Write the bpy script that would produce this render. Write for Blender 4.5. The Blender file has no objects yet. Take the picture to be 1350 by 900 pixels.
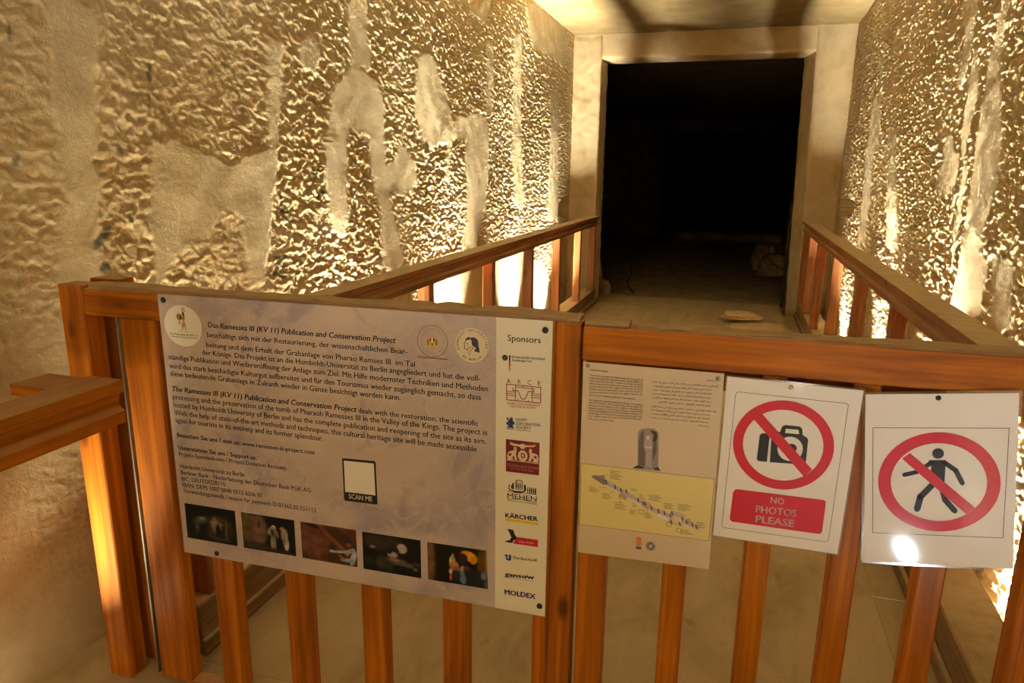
import bpy, bmesh, math, random
import numpy as np
from mathutils import Vector, Matrix, noise as mnoise

scene = bpy.context.scene
COL = scene.collection
random.seed(11)

# ------------------------------------------------------------------ camera
EYE = 1.75
def make_camera():
    p, t, r = math.radians(17.1408), math.radians(13.5412), math.radians(0.7632)
    fw = Vector((-math.sin(p) * math.cos(t), math.cos(p) * math.cos(t), -math.sin(t)))
    r0 = Vector((math.cos(p), math.sin(p), 0)); u0 = r0.cross(fw)
    R = math.cos(r) * r0 + math.sin(r) * u0
    U = -math.sin(r) * r0 + math.cos(r) * u0
    cam = bpy.data.cameras.new('camera')
    cam.sensor_width = 36.0
    cam.lens = 927.73 / 1350 * 36.0
    cam.clip_start = 0.05
    o = bpy.data.objects.new('camera', cam)
    M = Matrix((R, U, -fw)).transposed().to_4x4()
    M.translation = (0, 0, EYE)
    o.matrix_world = M
    COL.objects.link(o)
    scene.camera = o
make_camera()

# ------------------------------------------------------------------ world, exposure
w = bpy.data.worlds.new('world'); scene.world = w
w.use_nodes = True
w.node_tree.nodes['Background'].inputs['Color'].default_value = (0, 0, 0, 1)
w.node_tree.nodes['Background'].inputs['Strength'].default_value = 0.0
scene.view_settings.view_transform = 'Standard'
scene.view_settings.look = 'None'
scene.view_settings.gamma = 1.0
scene.view_settings.use_curve_mapping = False
scene.view_settings.exposure = 0.88
try:
    scene.cycles.use_denoising = True
    scene.cycles.max_bounces = 10
    scene.cycles.diffuse_bounces = 6
    scene.cycles.sample_clamp_indirect = 6.0
    scene.cycles.caustics_reflective = False
    scene.cycles.caustics_refractive = False
except Exception:
    pass

# floodlights in the gap between kerb and wall, plus added lights before the gate: (x, y, z, aim x, aim y, aim z, watts, colour)
WARM = (1.0, 0.86, 0.56)
PALE = (1.0, 0.95, 0.73)
COOL = (0.84, 0.93, 1.0)  # tint of the lamps that stand in for entrance daylight
FLOODS = [
    # in the trough behind the left kerb, deep to near: side, x, y, length, base z, aim, watts, colour
    ('left', -1.985, 8.15, 0.9, -0.28, (-0.03, 0.0, 1.0, 76), 330, PALE),
    ('left', -1.985, 6.90, 0.9, -0.28, (-0.04, 0.0, 1.0), 270, PALE),
    ('left', -1.985, 5.15, 0.9, -0.28, (-0.04, 0.0, 1.0), 240, PALE),
    ('left', -1.985, 3.65, 0.9, -0.28, (-0.04, 0.0, 1.0), 120, PALE),
    ('left', -1.985, 2.45, 0.9, -0.28, (-0.04, 0.0, 1.0), 36, WARM),
    # in the trough behind the right kerb
    ('right', 1.100, 7.95, 0.9, -0.28, (0.02, 0.0, 1.0, 76), 360, PALE),
    ('right', 1.100, 6.15, 0.9, -0.28, (0.03, 0.0, 1.0), 400, PALE),
    ('right', 1.100, 4.50, 0.9, -0.28, (0.03, 0.0, 1.0), 400, PALE),
    ('right', 1.100, 3.05, 0.9, -0.28, (0.03, 0.0, 1.0), 330, PALE),
    # on the floor of the stretch in front of the gate
    ('left', -2.06, 1.30, 0.20, 0.0, (0.10, 0.36, 0.60, 44), 1.7, WARM),
    ('left', -1.96, -0.60, 0.6, 0.0, (0.0, 0.15, 1.0), 14, WARM),  # unseen lamp added to brighten the near left wall
    ('left', -1.95, -2.40, 0.9, 0.0, (0.05, 0.20, 1.0), 108, COOL),  # unseen, stands in for daylight from the entrance
    ('right', 0.98, 0.10, 0.12, 0.0, (0.0, 0.25, 1.0), 7.5, COOL),  # unseen short lamp, part of the entrance daylight stand-in
    ('right', 0.98, -3.00, 0.9, 0.0, (-0.05, 0.25, 1.0), 146, COOL),  # unseen, supplies the entrance daylight from behind on the right
]

# ------------------------------------------------------------------ corridor measures (metres)
XL, XR = -2.17, 1.20          # wall faces
ZC = 3.50                     # ceiling
YD = 9.60                     # face of the doorway wall
YB = -4.0                     # back end of the built corridor
SMOOTH_LEFT = [
  [(1.902,2.269),(2.1,2.311),(2.035,2.005),(2.012,1.722),(1.996,1.455),(1.953,1.323),(1.824,1.342),(1.873,1.796),(1.881,2.059)],
  [(2.273,1.85),(2.422,1.871),(2.532,1.815),(2.706,1.771),(2.985,1.846),(3.067,1.938),(3.06,1.649),(2.973,1.469),(2.911,1.178),(2.77,1.199),(2.793,1.534),(2.681,1.563),(2.525,1.474),(2.344,1.374),(2.22,1.267),(2.22,1.521)],
  [(3.043,2.364),(3.163,2.385),(3.094,1.85),(2.989,1.881)],
  [(3.631,2.212),(3.89,2.333),(4.12,2.312),(4.243,2.191),(4.264,1.866),(4.279,1.577),(4.449,1.132),(4.305,1.071),(4.144,1.132),(4.112,1.439),(4.014,1.768),(4.018,1.958),(3.775,1.971),(3.734,1.68),(3.73,1.417),(3.638,1.345),(3.523,1.431),(3.475,1.682),(3.535,2.005)],
  [(3.815,2.676),(4.045,2.724),(4.075,2.358),(3.845,2.311)],
  [(4.737,2.584),(5.063,2.532),(5.275,2.289),(5.38,2.141),(5.805,2.231),(6.149,2.246),(6.257,1.925),(6.159,1.455),(5.861,1.037),(5.549,1.134),(5.675,1.347),(5.627,1.967),(5.362,2.014),(5.292,1.665),(5.169,1.666),(5.236,1.952),(4.836,1.883),(4.67,2.182)],
  [(6.141,2.869),(6.365,2.844),(6.314,2.258),(6.149,2.246)],
  [(6.926,3.069),(7.229,3.123),(7.384,1.407),(6.999,1.422)],
  [(8.371,2.669),(8.813,2.716),(9.0,1.151),(8.447,1.184)],
  [(4.467,1.931),(4.716,1.802),(4.695,1.618),(4.334,1.566),(4.234,1.723)],
  [(4.805,1.091),(6.164,1.041),(7.72,0.886),(9.342,-0.22),(4.784,0.545)],
  [(3.319,2.358),(3.431,2.449),(3.529,2.354),(3.445,2.228),(3.341,2.234)],
  [(5.771,3.091),(6.337,3.212),(6.14,2.99),(5.859,2.967)],
  [(7.266,3.409),(8.149,3.52),(9.381,3.415),(9.137,3.02),(7.568,3.036)],
]
SMOOTH_RIGHT = [
  [(4.406,2.625),(4.273,2.596),(4.284,2.32),(4.068,1.981),(3.995,1.732),(4.069,1.417),(4.395,1.345),(4.425,1.728),(4.486,2.16),(4.454,2.381)],
  [(6.829,2.172),(6.573,2.156),(5.911,1.215),(6.382,1.168)],
  [(7.903,2.556),(7.458,2.378),(7.57,1.84),(7.412,1.138),(7.757,1.107),(7.992,1.991)],
  [(5.094,2.771),(4.804,2.709),(4.755,2.466),(4.856,2.257),(4.974,2.249),(4.967,2.541)],
  [(5.05,2.038),(4.73,1.895),(4.666,1.726),(4.983,1.623),(5.159,1.675),(5.046,1.882)],
  [(4.395,1.345),(4.069,1.417),(3.913,1.341),(3.946,1.073),(4.153,0.91),(4.49,0.923)],
  [(3.94,1.393),(3.632,1.391),(3.527,1.086),(3.772,1.07)],
  [(10.72,3.967),(9.489,3.705),(9.597,3.362),(10.646,3.405)],
]
PAINT_LEFT = [
  [(1.709,1.779),(1.734,1.78),(1.732,1.752),(1.707,1.75)],
  [(3.069,1.62),(3.094,1.619),(3.1,1.551),(3.152,1.549),(3.15,1.534),(3.073,1.534)],
  [(3.35,1.754),(3.422,1.754),(3.417,1.699),(3.344,1.699)],
  [(3.378,1.595),(3.457,1.642),(3.486,1.625),(3.421,1.586)],
  [(3.0,1.325),(3.115,1.32),(3.113,1.301),(2.998,1.306)],
  [(2.997,1.291),(3.098,1.283),(3.095,1.26),(2.995,1.272)],
  [(2.98,1.252),(3.078,1.223),(3.133,1.24),(3.138,1.223),(3.076,1.204),(2.978,1.233)],
  [(1.965,1.49),(2.024,1.534),(2.058,1.543),(2.04,1.511),(2.017,1.486),(1.99,1.461),(1.961,1.458)],
  [(1.978,1.402),(1.999,1.413),(2.025,1.405),(2.028,1.382),(2.003,1.369),(1.978,1.38)],
  [(2.111,1.814),(2.133,1.822),(2.14,1.804),(2.124,1.787),(2.108,1.795)],
  [(2.303,2.142),(2.318,2.15),(2.314,2.089),(2.295,2.038),(2.291,2.086)],
  [(3.113,1.551),(3.138,1.549),(3.136,1.458),(3.116,1.459)],
  [(1.757,2.185),(1.765,2.143),(1.752,2.108),(1.747,2.14)],
  [(2.287,2.031),(2.298,2.027),(2.287,1.949),(2.276,1.953)],
]

# ------------------------------------------------------------------ materials
MATS = {}
def new_mat(name):
    m = bpy.data.materials.new(name); m.use_nodes = True
    nt = m.node_tree
    b = nt.nodes['Principled BSDF']
    MATS[name] = m
    return m, nt, b
def node(nt, typ, **kw):
    n = nt.nodes.new(typ)
    for k, v in kw.items():
        if k.startswith('i_'): n.inputs[k[2:].replace('_', ' ')].default_value = v
        else: setattr(n, k, v)
    return n
def ramp(nt, stops, fac=None):
    n = nt.nodes.new('ShaderNodeValToRGB')
    el = n.color_ramp.elements
    el[0].position, el[0].color = stops[0][0], (*stops[0][1], 1)
    el[1].position, el[1].color = stops[-1][0], (*stops[-1][1], 1)
    for p, c in stops[1:-1]:
        e = el.new(p); e.color = (*c, 1)
    if fac is not None: nt.links.new(fac, n.inputs['Fac'])
    return n
def mixc(nt, fac, a, b, mode='MIX'):
    n = nt.nodes.new('ShaderNodeMix'); n.data_type = 'RGBA'; n.blend_type = mode
    for sock, v in ((n.inputs[0], fac), (n.inputs[6], a), (n.inputs[7], b)):
        if isinstance(v, (int, float)): sock.default_value = v
        elif isinstance(v, tuple): sock.default_value = (*v, 1)
        else: nt.links.new(v, sock)
    return n.outputs[2]
def math_n(nt, op, a, b=None, clamp=False):
    n = nt.nodes.new('ShaderNodeMath'); n.operation = op; n.use_clamp = clamp
    for i, v in enumerate((a, b)):
        if v is None: continue
        if isinstance(v, (int, float)): n.inputs[i].default_value = v
        else: nt.links.new(v, n.inputs[i])
    return n.outputs[0]
def obj_coords(nt, scale=(1, 1, 1), rand=0.0):
    tc = node(nt, 'ShaderNodeTexCoord')
    mp = node(nt, 'ShaderNodeMapping'); mp.inputs['Scale'].default_value = scale
    nt.links.new(tc.outputs['Object'], mp.inputs['Vector'])
    if rand:
        oi = node(nt, 'ShaderNodeObjectInfo')
        va = node(nt, 'ShaderNodeVectorMath', operation='SCALE')
        va.inputs[0].default_value = (7.3, 11.1, 5.7)
        nt.links.new(oi.outputs['Random'], va.inputs['Scale'])
        nt.links.new(va.outputs[0], mp.inputs['Location'])
    return mp.outputs['Vector']
def noise_n(nt, vec, scale, detail=3, rough=0.5, dist=0.0):
    n = node(nt, 'ShaderNodeTexNoise'); nt.links.new(vec, n.inputs['Vector'])
    n.inputs['Scale'].default_value = scale; n.inputs['Detail'].default_value = detail
    n.inputs['Roughness'].default_value = rough; n.inputs['Distortion'].default_value = dist
    return n.outputs['Fac']
def bump(nt, b, height, strength, dist):
    n = node(nt, 'ShaderNodeBump'); n.inputs['Strength'].default_value = strength; n.inputs['Distance'].default_value = dist
    nt.links.new(height, n.inputs['Height']); nt.links.new(n.outputs['Normal'], b.inputs['Normal'])

def plaster_material(name, dark, mid, light, smoothc, attr=True, fine=0.35):
    m, nt, b = new_mat(name)
    v = obj_coords(nt)
    n1 = noise_n(nt, v, 3.2, 5, 0.6, 0.6)
    base = ramp(nt, [(0.30, dark), (0.5, mid), (0.72, light)], n1).outputs[0]
    n2 = noise_n(nt, v, 26, 4, 0.65)
    base = mixc(nt, math_n(nt, 'MULTIPLY', n2, 0.35), base, dark)
    if attr:
        a = node(nt, 'ShaderNodeAttribute', attribute_name='smooth')
        n3 = noise_n(nt, v, 6, 4, 0.5)
        sm = mixc(nt, n3, smoothc, tuple(c * 0.86 for c in smoothc))
        base = mixc(nt, math_n(nt, 'MULTIPLY', a.outputs['Fac'], 0.75), base, sm)
        p = node(nt, 'ShaderNodeAttribute', attribute_name='paint')
        base = mixc(nt, math_n(nt, 'MULTIPLY', p.outputs['Fac'], 0.8), base, (0.085, 0.10, 0.07))
    nt.links.new(base, b.inputs['Base Color'])
    b.inputs['Roughness'].default_value = 0.92
    b.inputs['Specular IOR Level'].default_value = 0.15
    f = noise_n(nt, v, 130, 4, 0.6)
    bump(nt, b, f, fine, 0.006)
    return m
plaster_material('wall_plaster', (0.46, 0.35, 0.19), (0.58, 0.46, 0.275), (0.68, 0.565, 0.37), (0.62, 0.515, 0.335))
plaster_material('jamb_plaster', (0.48, 0.36, 0.21), (0.62, 0.49, 0.31), (0.70, 0.58, 0.40), (0.66, 0.55, 0.37), attr=False)
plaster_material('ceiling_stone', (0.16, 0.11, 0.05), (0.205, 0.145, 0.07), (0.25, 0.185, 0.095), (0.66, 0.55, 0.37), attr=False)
plaster_material('rubble_stone', (0.30, 0.23, 0.14), (0.42, 0.33, 0.21), (0.52, 0.42, 0.28), (0.5, 0.4, 0.3), attr=False, fine=0.6)
plaster_material('sand', (0.66, 0.53, 0.33), (0.76, 0.63, 0.41), (0.82, 0.69, 0.47), (0.5, 0.4, 0.3), attr=False, fine=0.6)
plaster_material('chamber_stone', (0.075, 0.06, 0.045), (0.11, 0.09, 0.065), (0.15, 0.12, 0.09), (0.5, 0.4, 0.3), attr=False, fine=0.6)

def floor_material():
    m, nt, b = new_mat('dusty_boards')
    v = obj_coords(nt, (1.0, 0.55, 1.0), 1.0)
    n1 = noise_n(nt, v, 3.0, 6, 0.62, 0.8)
    base = ramp(nt, [(0.32, (0.40, 0.32, 0.18)), (0.5, (0.54, 0.45, 0.275)), (0.68, (0.62, 0.525, 0.34))], n1).outputs[0]
    v2 = obj_coords(nt, (14, 1.2, 1), 1.0)
    g = noise_n(nt, v2, 2.2, 4, 0.6, 0.4)
    base = mixc(nt, math_n(nt, 'MULTIPLY', g, 0.35), base, (0.25, 0.16, 0.07))
    st = noise_n(nt, v, 5.5, 3, 0.5, 1.5)
    st = ramp(nt, [(0.60, (0, 0, 0)), (0.72, (1, 1, 1))], st).outputs[0]
    base = mixc(nt, math_n(nt, 'MULTIPLY', st, 0.30), base, (0.17, 0.125, 0.065))
    nt.links.new(base, b.inputs['Base Color'])
    b.inputs['Roughness'].default_value = 0.7
    bump(nt, b, noise_n(nt, v, 60, 4, 0.6), 0.2, 0.003)
floor_material()

def wood_material(name, axis, dark, mid, light, rough=0.33, dust=0.0, coat=0.25, knots=True):
    m, nt, b = new_mat(name)
    sc = [9.0, 9.0, 9.0]; sc[axis] = 0.65
    v = obj_coords(nt, tuple(sc), 1.0)
    n1 = noise_n(nt, v, 1.6, 5, 0.6, 1.1)
    base = ramp(nt, [(0.28, dark), (0.5, mid), (0.74, light)], n1).outputs[0]
    sc2 = [60.0, 60.0, 60.0]; sc2[axis] = 1.5
    v2 = obj_coords(nt, tuple(sc2), 1.0)
    g = noise_n(nt, v2, 1.0, 3, 0.5, 0.3)
    gr = ramp(nt, [(0.40, (0.55, 0.55, 0.55)), (0.62, (1, 1, 1))], g).outputs[0]
    base = mixc(nt, 0.65, base, gr, 'MULTIPLY')
    if knots:
        sk = [6.0, 6.0, 6.0]; sk[axis] = 2.6
        vk = obj_coords(nt, tuple(sk), 1.0)
        vo = node(nt, 'ShaderNodeTexVoronoi'); nt.links.new(vk, vo.inputs['Vector']); vo.inputs['Scale'].default_value = 1.0
        kn = ramp(nt, [(0.055, (1, 1, 1)), (0.13, (0, 0, 0))], vo.outputs['Distance']).outputs[0]
        base = mixc(nt, math_n(nt, 'MULTIPLY', kn, 0.8), base, (0.045, 0.014, 0.004))
    r = rough
    if dust > 0:
        ge = node(nt, 'ShaderNodeNewGeometry')
        sx = node(nt, 'ShaderNodeSeparateXYZ'); nt.links.new(ge.outputs['True Normal'], sx.inputs[0])
        up = math_n(nt, 'SUBTRACT', sx.outputs['Z'], 0.55, True)
        up = math_n(nt, 'MULTIPLY', up, 2.2, True)
        ov = obj_coords(nt, (1, 1, 1), 1.0)
        dn = noise_n(nt, ov, 14, 4, 0.6)
        dn = ramp(nt, [(0.25, (0.62, 0.62, 0.62)), (0.55, (1, 1, 1))], dn).outputs[0]
        f = math_n(nt, 'MULTIPLY', math_n(nt, 'MULTIPLY', up, dn), dust)
        base = mixc(nt, f, base, (0.60, 0.48, 0.29))
        rr = math_n(nt, 'ADD', math_n(nt, 'MULTIPLY', f, 0.5), rough, True)
        nt.links.new(rr, b.inputs['Roughness'])
    else:
        b.inputs['Roughness'].default_value = rough
    nt.links.new(base, b.inputs['Base Color'])
    b.inputs['Specular IOR Level'].default_value = 0.2
    b.inputs['Coat Weight'].default_value = coat
    b.inputs['Coat Roughness'].default_value = 0.22
    bump(nt, b, g, 0.12, 0.002)
for ax, nm in enumerate('xyz'):
    wood_material('varnished_wood_' + nm, ax, (0.24, 0.058, 0.003), (0.43, 0.122, 0.004), (0.62, 0.21, 0.008), rough=0.5, dust=0.5, coat=0.06)
    wood_material('railing_wood_' + nm, ax, (0.20, 0.065, 0.020), (0.34, 0.125, 0.042), (0.45, 0.20, 0.075), rough=0.45, dust=0.97, coat=0.1)
    wood_material('kerb_wood_' + nm, ax, (0.15, 0.085, 0.04), (0.23, 0.135, 0.065), (0.31, 0.195, 0.10), rough=0.6, dust=0.97, coat=0.0)
    wood_material('bare_wood_' + nm, ax, (0.20, 0.10, 0.045), (0.36, 0.215, 0.105), (0.50, 0.33, 0.18), rough=0.75, dust=0.6, coat=0.0, knots=False)

def simple_mat(name, col, rough=0.5, metal=0.0, spec=0.5, coat=0.0, coat_r=0.05, emit=None):
    m, nt, b = new_mat(name)
    v = obj_coords(nt)
    n = noise_n(nt, v, 40, 3)
    c = mixc(nt, math_n(nt, 'MULTIPLY', n, 0.12), col, tuple(x * 0.6 for x in col))
    nt.links.new(c, b.inputs['Base Color'])
    b.inputs['Roughness'].default_value = rough
    b.inputs['Metallic'].default_value = metal
    b.inputs['Specular IOR Level'].default_value = spec
    b.inputs['Coat Weight'].default_value = coat
    b.inputs['Coat Roughness'].default_value = coat_r
    if emit:
        b.inputs['Emission Color'].default_value = (*emit[0], 1)
        b.inputs['Emission Strength'].default_value = emit[1]
    return m
simple_mat('steel', (0.30, 0.29, 0.27), 0.4, 0.9)
simple_mat('black_steel', (0.02, 0.018, 0.016), 0.45, 0.3)
simple_mat('black_bolt', (0.012, 0.012, 0.012), 0.4, 0.2)
simple_mat('brass', (0.45, 0.38, 0.24), 0.3, 0.9)
simple_mat('lamp_housing', (0.05, 0.05, 0.05), 0.5, 0.4)
simple_mat('lamp_glass', (0.9, 0.8, 0.6), 0.3, 0.0, emit=((1.0, 0.82, 0.55), 6.0))
simple_mat('cable', (0.010, 0.010, 0.010), 0.6)

# ------------------------------------------------------------------ mesh helpers
def link(o, parent=None):
    COL.objects.link(o)
    if parent is not None: o.parent = parent
    return o
def tag(o, label=None, cat=None, group=None, kind=None):
    if label: o['label'] = label
    if cat: o['category'] = cat
    if group: o['group'] = group
    if kind: o['kind'] = kind
    return o
def empty(name, loc=(0, 0, 0), rz=0.0, label=None, cat=None, group=None):
    o = bpy.data.objects.new(name, None)
    o.location = loc; o.rotation_euler = (0, 0, rz); o.empty_display_size = 0.1
    COL.objects.link(o)
    return tag(o, label, cat, group)
def obj_from_bm(name, bm, mat, parent=None, loc=(0, 0, 0), smooth=False):
    me = bpy.data.meshes.new(name); bm.to_mesh(me); bm.free()
    if mat: me.materials.append(MATS[mat])
    if smooth:
        for p in me.polygons: p.use_smooth = True
    o = bpy.data.objects.new(name, me); o.location = loc
    return link(o, parent)
def beam(name, lo, hi, matbase, parent=None, bev=0.004, rot=None, axis=None):
    """a bevelled timber between two corners (parent space), grain along its longest side"""
    lo, hi = Vector(lo), Vector(hi); c = (lo + hi) / 2; d = hi - lo
    bm = bmesh.new(); bmesh.ops.create_cube(bm, size=1.0)
    for v in bm.verts: v.co = Vector((v.co.x * d.x, v.co.y * d.y, v.co.z * d.z))
    if bev: bmesh.ops.bevel(bm, geom=bm.edges[:], offset=min(bev, 0.3 * min(d)), segments=1, affect='EDGES')
    ax = axis if axis is not None else max(range(3), key=lambda i: d[i])
    mat = matbase + '_' + 'xyz'[ax] if (matbase + '_x') in MATS else matbase
    o = obj_from_bm(name, bm, mat, parent, c)
    if rot: o.rotation_euler = rot
    return o
def extrude_profile(name, prof, length, mat, parent=None, loc=(0, 0, 0), along='y', jitter=0.0):
    """a moulded timber: closed profile [(across, up)], pushed along an axis"""
    n = max(2, int(length / 0.25)) if jitter else 2
    bm = bmesh.new(); rings = []
    rnd = random.Random(5)
    for i in range(n):
        t = length * i / (n - 1); ring = []
        dz = rnd.uniform(-jitter, jitter); dx = rnd.uniform(-jitter, jitter)
        for (a, z) in prof:
            co = (a + dx, t, z + dz) if along == 'y' else (t, a + dx, z + dz)
            ring.append(bm.verts.new(co))
        rings.append(ring)
    k = len(prof)
    for i in range(n - 1):
        for j in range(k):
            bm.faces.new((rings[i][j], rings[i][(j + 1) % k], rings[i + 1][(j + 1) % k], rings[i + 1][j]))
    bm.faces.new(rings[0]); bm.faces.new(rings[-1][::-1])
    bmesh.ops.recalc_face_normals(bm, faces=bm.faces[:])
    return obj_from_bm(name, bm, mat, parent, loc)
def rough_box(name, lo, hi, mat, cell=0.05, amp=0.01, freq=9.0, parent=None, kind='structure', seed=0.0):
    """a subdivided block whose faces are uneven like hewn stone"""
    lo, hi = Vector(lo), Vector(hi)
    bm = bmesh.new()
    d = hi - lo
    def face(o, a, b):
        na, nb = max(1, int(a.length / cell)), max(1, int(b.length / cell))
        g = [[bm.verts.new(o + a * (i / na) + b * (j / nb)) for j in range(nb + 1)] for i in range(na + 1)]
        for i in range(na):
            for j in range(nb):
                bm.faces.new((g[i][j], g[i + 1][j], g[i + 1][j + 1], g[i][j + 1]))
    X, Y, Z = Vector((d.x, 0, 0)), Vector((0, d.y, 0)), Vector((0, 0, d.z))
    face(lo, X, Z); face(lo + Y, X, Z); face(lo, Y, Z); face(lo + X, Y, Z); face(lo, X, Y); face(lo + Z, X, Y)
    bmesh.ops.remove_doubles(bm, verts=bm.verts[:], dist=1e-4)
    bmesh.ops.recalc_face_normals(bm, faces=bm.faces[:])
    bm.normal_update()
    for v in bm.verts:
        q = v.co * freq + Vector((seed, seed * 1.7, 0))
        v.co += v.normal * amp * (mnoise.noise(q) + 0.5 * mnoise.noise(q * 2.6))
    o = obj_from_bm(name, bm, mat, parent, smooth=True)
    if kind: o['kind'] = kind
    return o

# gradient noise on arrays
def perlin(x, y, seed=0):
    rs = np.random.RandomState(seed)
    perm = rs.permutation(4096); ang = rs.rand(4096) * 2 * np.pi
    gx, gy = np.cos(ang), np.sin(ang)
    xi = np.floor(x).astype(np.int64); yi = np.floor(y).astype(np.int64)
    xf, yf = x - xi, y - yi
    def gr(ix, iy, dx, dy):
        h = perm[(perm[ix & 4095] + iy) & 4095]
        return gx[h] * dx + gy[h] * dy
    u = xf ** 3 * (xf * (xf * 6 - 15) + 10); v = yf ** 3 * (yf * (yf * 6 - 15) + 10)
    a = gr(xi, yi, xf, yf); b = gr(xi + 1, yi, xf - 1, yf)
    c = gr(xi, yi + 1, xf, yf - 1); d = gr(xi + 1, yi + 1, xf - 1, yf - 1)
    return (a + u * (b - a)) * (1 - v) + (c + u * (d - c)) * v * 1.0
def inside(px, py, poly):
    r = np.zeros(px.shape, bool); n = len(poly)
    for i in range(n):
        x1, y1 = poly[i]; x2, y2 = poly[(i + 1) % n]
        if y1 == y2: continue
        c = ((y1 > py) != (y2 > py)) & (px < (x2 - x1) * (py - y1) / (y2 - y1) + x1)
        r ^= c
    return r
def blur(m, k):
    for _ in range(k):
        p = np.pad(m, 1, mode='edge')
        m = (p[:-2, 1:-1] + p[2:, 1:-1] + p[1:-1, :-2] + p[1:-1, 2:] + 2 * m) / 6
    return m
def grid_mesh(name, P, attrs, mat):
    """P: (n, m, 3) array of points -> one smooth grid mesh"""
    n, m, _ = P.shape
    me = bpy.data.meshes.new(name)
    me.vertices.add(n * m); me.vertices.foreach_set('co', P.reshape(-1).astype(np.float32))
    i = np.arange(n * m).reshape(n, m)
    q = np.stack([i[:-1, :-1], i[1:, :-1], i[1:, 1:], i[:-1, 1:]], -1).reshape(-1)
    nf = (n - 1) * (m - 1)
    me.loops.add(nf * 4); me.loops.foreach_set('vertex_index', q.astype(np.int32))
    me.polygons.add(nf); me.polygons.foreach_set('loop_start', np.arange(0, nf * 4, 4, dtype=np.int32))
    me.polygons.foreach_set('use_smooth', np.ones(nf, bool))
    me.update(calc_edges=True); me.validate()
    for k, a in attrs.items():
        at = me.attributes.new(k, 'FLOAT', 'POINT'); at.data.foreach_set('value', a.reshape(-1).astype(np.float32))
    me.materials.append(MATS[mat])
    o = bpy.data.objects.new(name, me)
    return link(o)

# ------------------------------------------------------------------ side walls: chipped plaster with smooth repairs
def columns(y0, ya, y1, coarse, fine):
    ys = list(np.arange(y0, ya, coarse)); y = ya
    while y < y1:
        ys.append(y); y += fine * max(y, 1.0)
    return np.array(ys + [y1])
def chipped_wall(name, X, sgn, ys, smooth_polys, paint_polys, notch, seed, amp):
    zs = np.arange(-0.30, ZC + 0.0055, 0.0058)
    Y, Z = np.meshgrid(ys, zs, indexing='ij')
    wy = Y + 0.035 * perlin(Y * 7, Z * 7, seed + 1) + 0.015 * perlin(Y * 24, Z * 24, seed + 2)
    wz = Z + 0.045 * perlin(Y * 7 + 40, Z * 7, seed + 3) + 0.02 * perlin(Y * 24 + 9, Z * 24, seed + 4)
    sm = np.zeros_like(Y)
    for p in smooth_polys: sm = np.maximum(sm, inside(wy, wz, p))
    # random smaller repairs where the photograph does not look
    extra = perlin(Y * 1.4 + 3, Z * 0.55, seed + 5) + 0.35 * perlin(Y * 5, Z * 3, seed + 6)
    if name == 'wall_left': sm = np.maximum(sm, (extra > 0.38) & (Y < 1.5))
    else: sm = np.maximum(sm, (extra > 0.40) & (Y > 4.5))
    sm = blur(sm.astype(float), 3)
    # chiselled relief: warped crests
    a = Y + 0.020 * perlin(Y * 16, Z * 16, seed + 7); b = Z + 0.020 * perlin(Y * 16 + 5, Z * 16 + 5, seed + 8)
    k = np.clip((Y - 1.9) / 2.2, 0, 1)                       # towards the deep end the pits are tighter
    P_ = lambda f, g, sd: perlin(a * f + sd, b * g, seed + sd)
    step = lambda x, q: np.tanh(q * x)
    ragged = 0.55 * P_(47, 52, 30) + 0.45 * P_(80, 86, 31)          # breaks up every flake outline
    fl1 = step(P_(8, 13, 21) + 0.42 * P_(21, 27, 22) + 0.30 * ragged, 9)
    fl2 = step(P_(17, 25, 23) + 0.45 * P_(38, 44, 24) + 0.30 * ragged - 0.06, 8)
    fl3 = step(P_(34, 38, 25) + 0.50 * ragged + 0.05, 6)
    crumbs = P_(42, 42, 27) + 0.8 * P_(76, 76, 28)
    amount = np.clip(0.62 + 1.5 * perlin(Y * 1.7, Z * 1.5, seed + 12), 0.15, 1.1)
    rough = amp * (0.50 * (1 - k) * amount * (0.22 * fl1 + 0.24 * fl2 + 0.17 * fl3 + 0.24 * crumbs + 0.10 * ragged)
                   + k * (0.45 + 0.55 * amount) * (0.16 * fl1 + 0.32 * fl2 + 0.34 * fl3 + 0.62 * crumbs))
    soft = 0.006 + 0.010 * perlin(Y * 2.2, Z * 1.6, seed + 13) + 0.0035 * perlin(Y * 9, Z * 7, seed + 14) + 0.0008 * perlin(Y * 45, Z * 40, seed + 15)
    big = 0.022 * perlin(Y * 0.9, Z * 0.8, seed + 16)
    H = big + rough * (1 - sm) + (soft - 0.003) * sm
    nt_ = np.zeros_like(Y)
    for p in notch: nt_ = np.maximum(nt_, inside(Y + 0.02 * perlin(Y * 12, Z * 12, 77), Z + 0.02 * perlin(Y * 12, Z * 12, 78), p))
    H = H - 0.16 * nt_
    H *= np.clip((YD - Y) / 0.03, 0, 1) if False else 1.0
    pa = np.zeros_like(Y)
    for p in paint_polys: pa = np.maximum(pa, inside(Y + 0.006 * perlin(Y * 40, Z * 40, 5), Z + 0.006 * perlin(Y * 40, Z * 40, 6), p))
    P = np.stack([X + sgn * H, Y, Z], -1)
    if sgn > 0: P = P[::-1]; sm = sm[::-1]; pa = pa[::-1]
    o = grid_mesh(name, P, {'smooth': sm, 'paint': blur(pa.astype(float), 1)}, 'wall_plaster')
    o['kind'] = 'structure'
    o['label'] = 'tall rough plaster wall of the corridor with smooth patched streaks'
    return o
chipped_wall('wall_left', XL, +1, columns(YB, 1.0, YD + 0.05, 0.10, 0.0032), SMOOTH_LEFT, PAINT_LEFT,
             [[(8.98, 1.20), (9.52, 1.17), (9.55, 1.47), (9.20, 1.44), (9.0, 1.36)]], 100, 0.0105)
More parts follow.
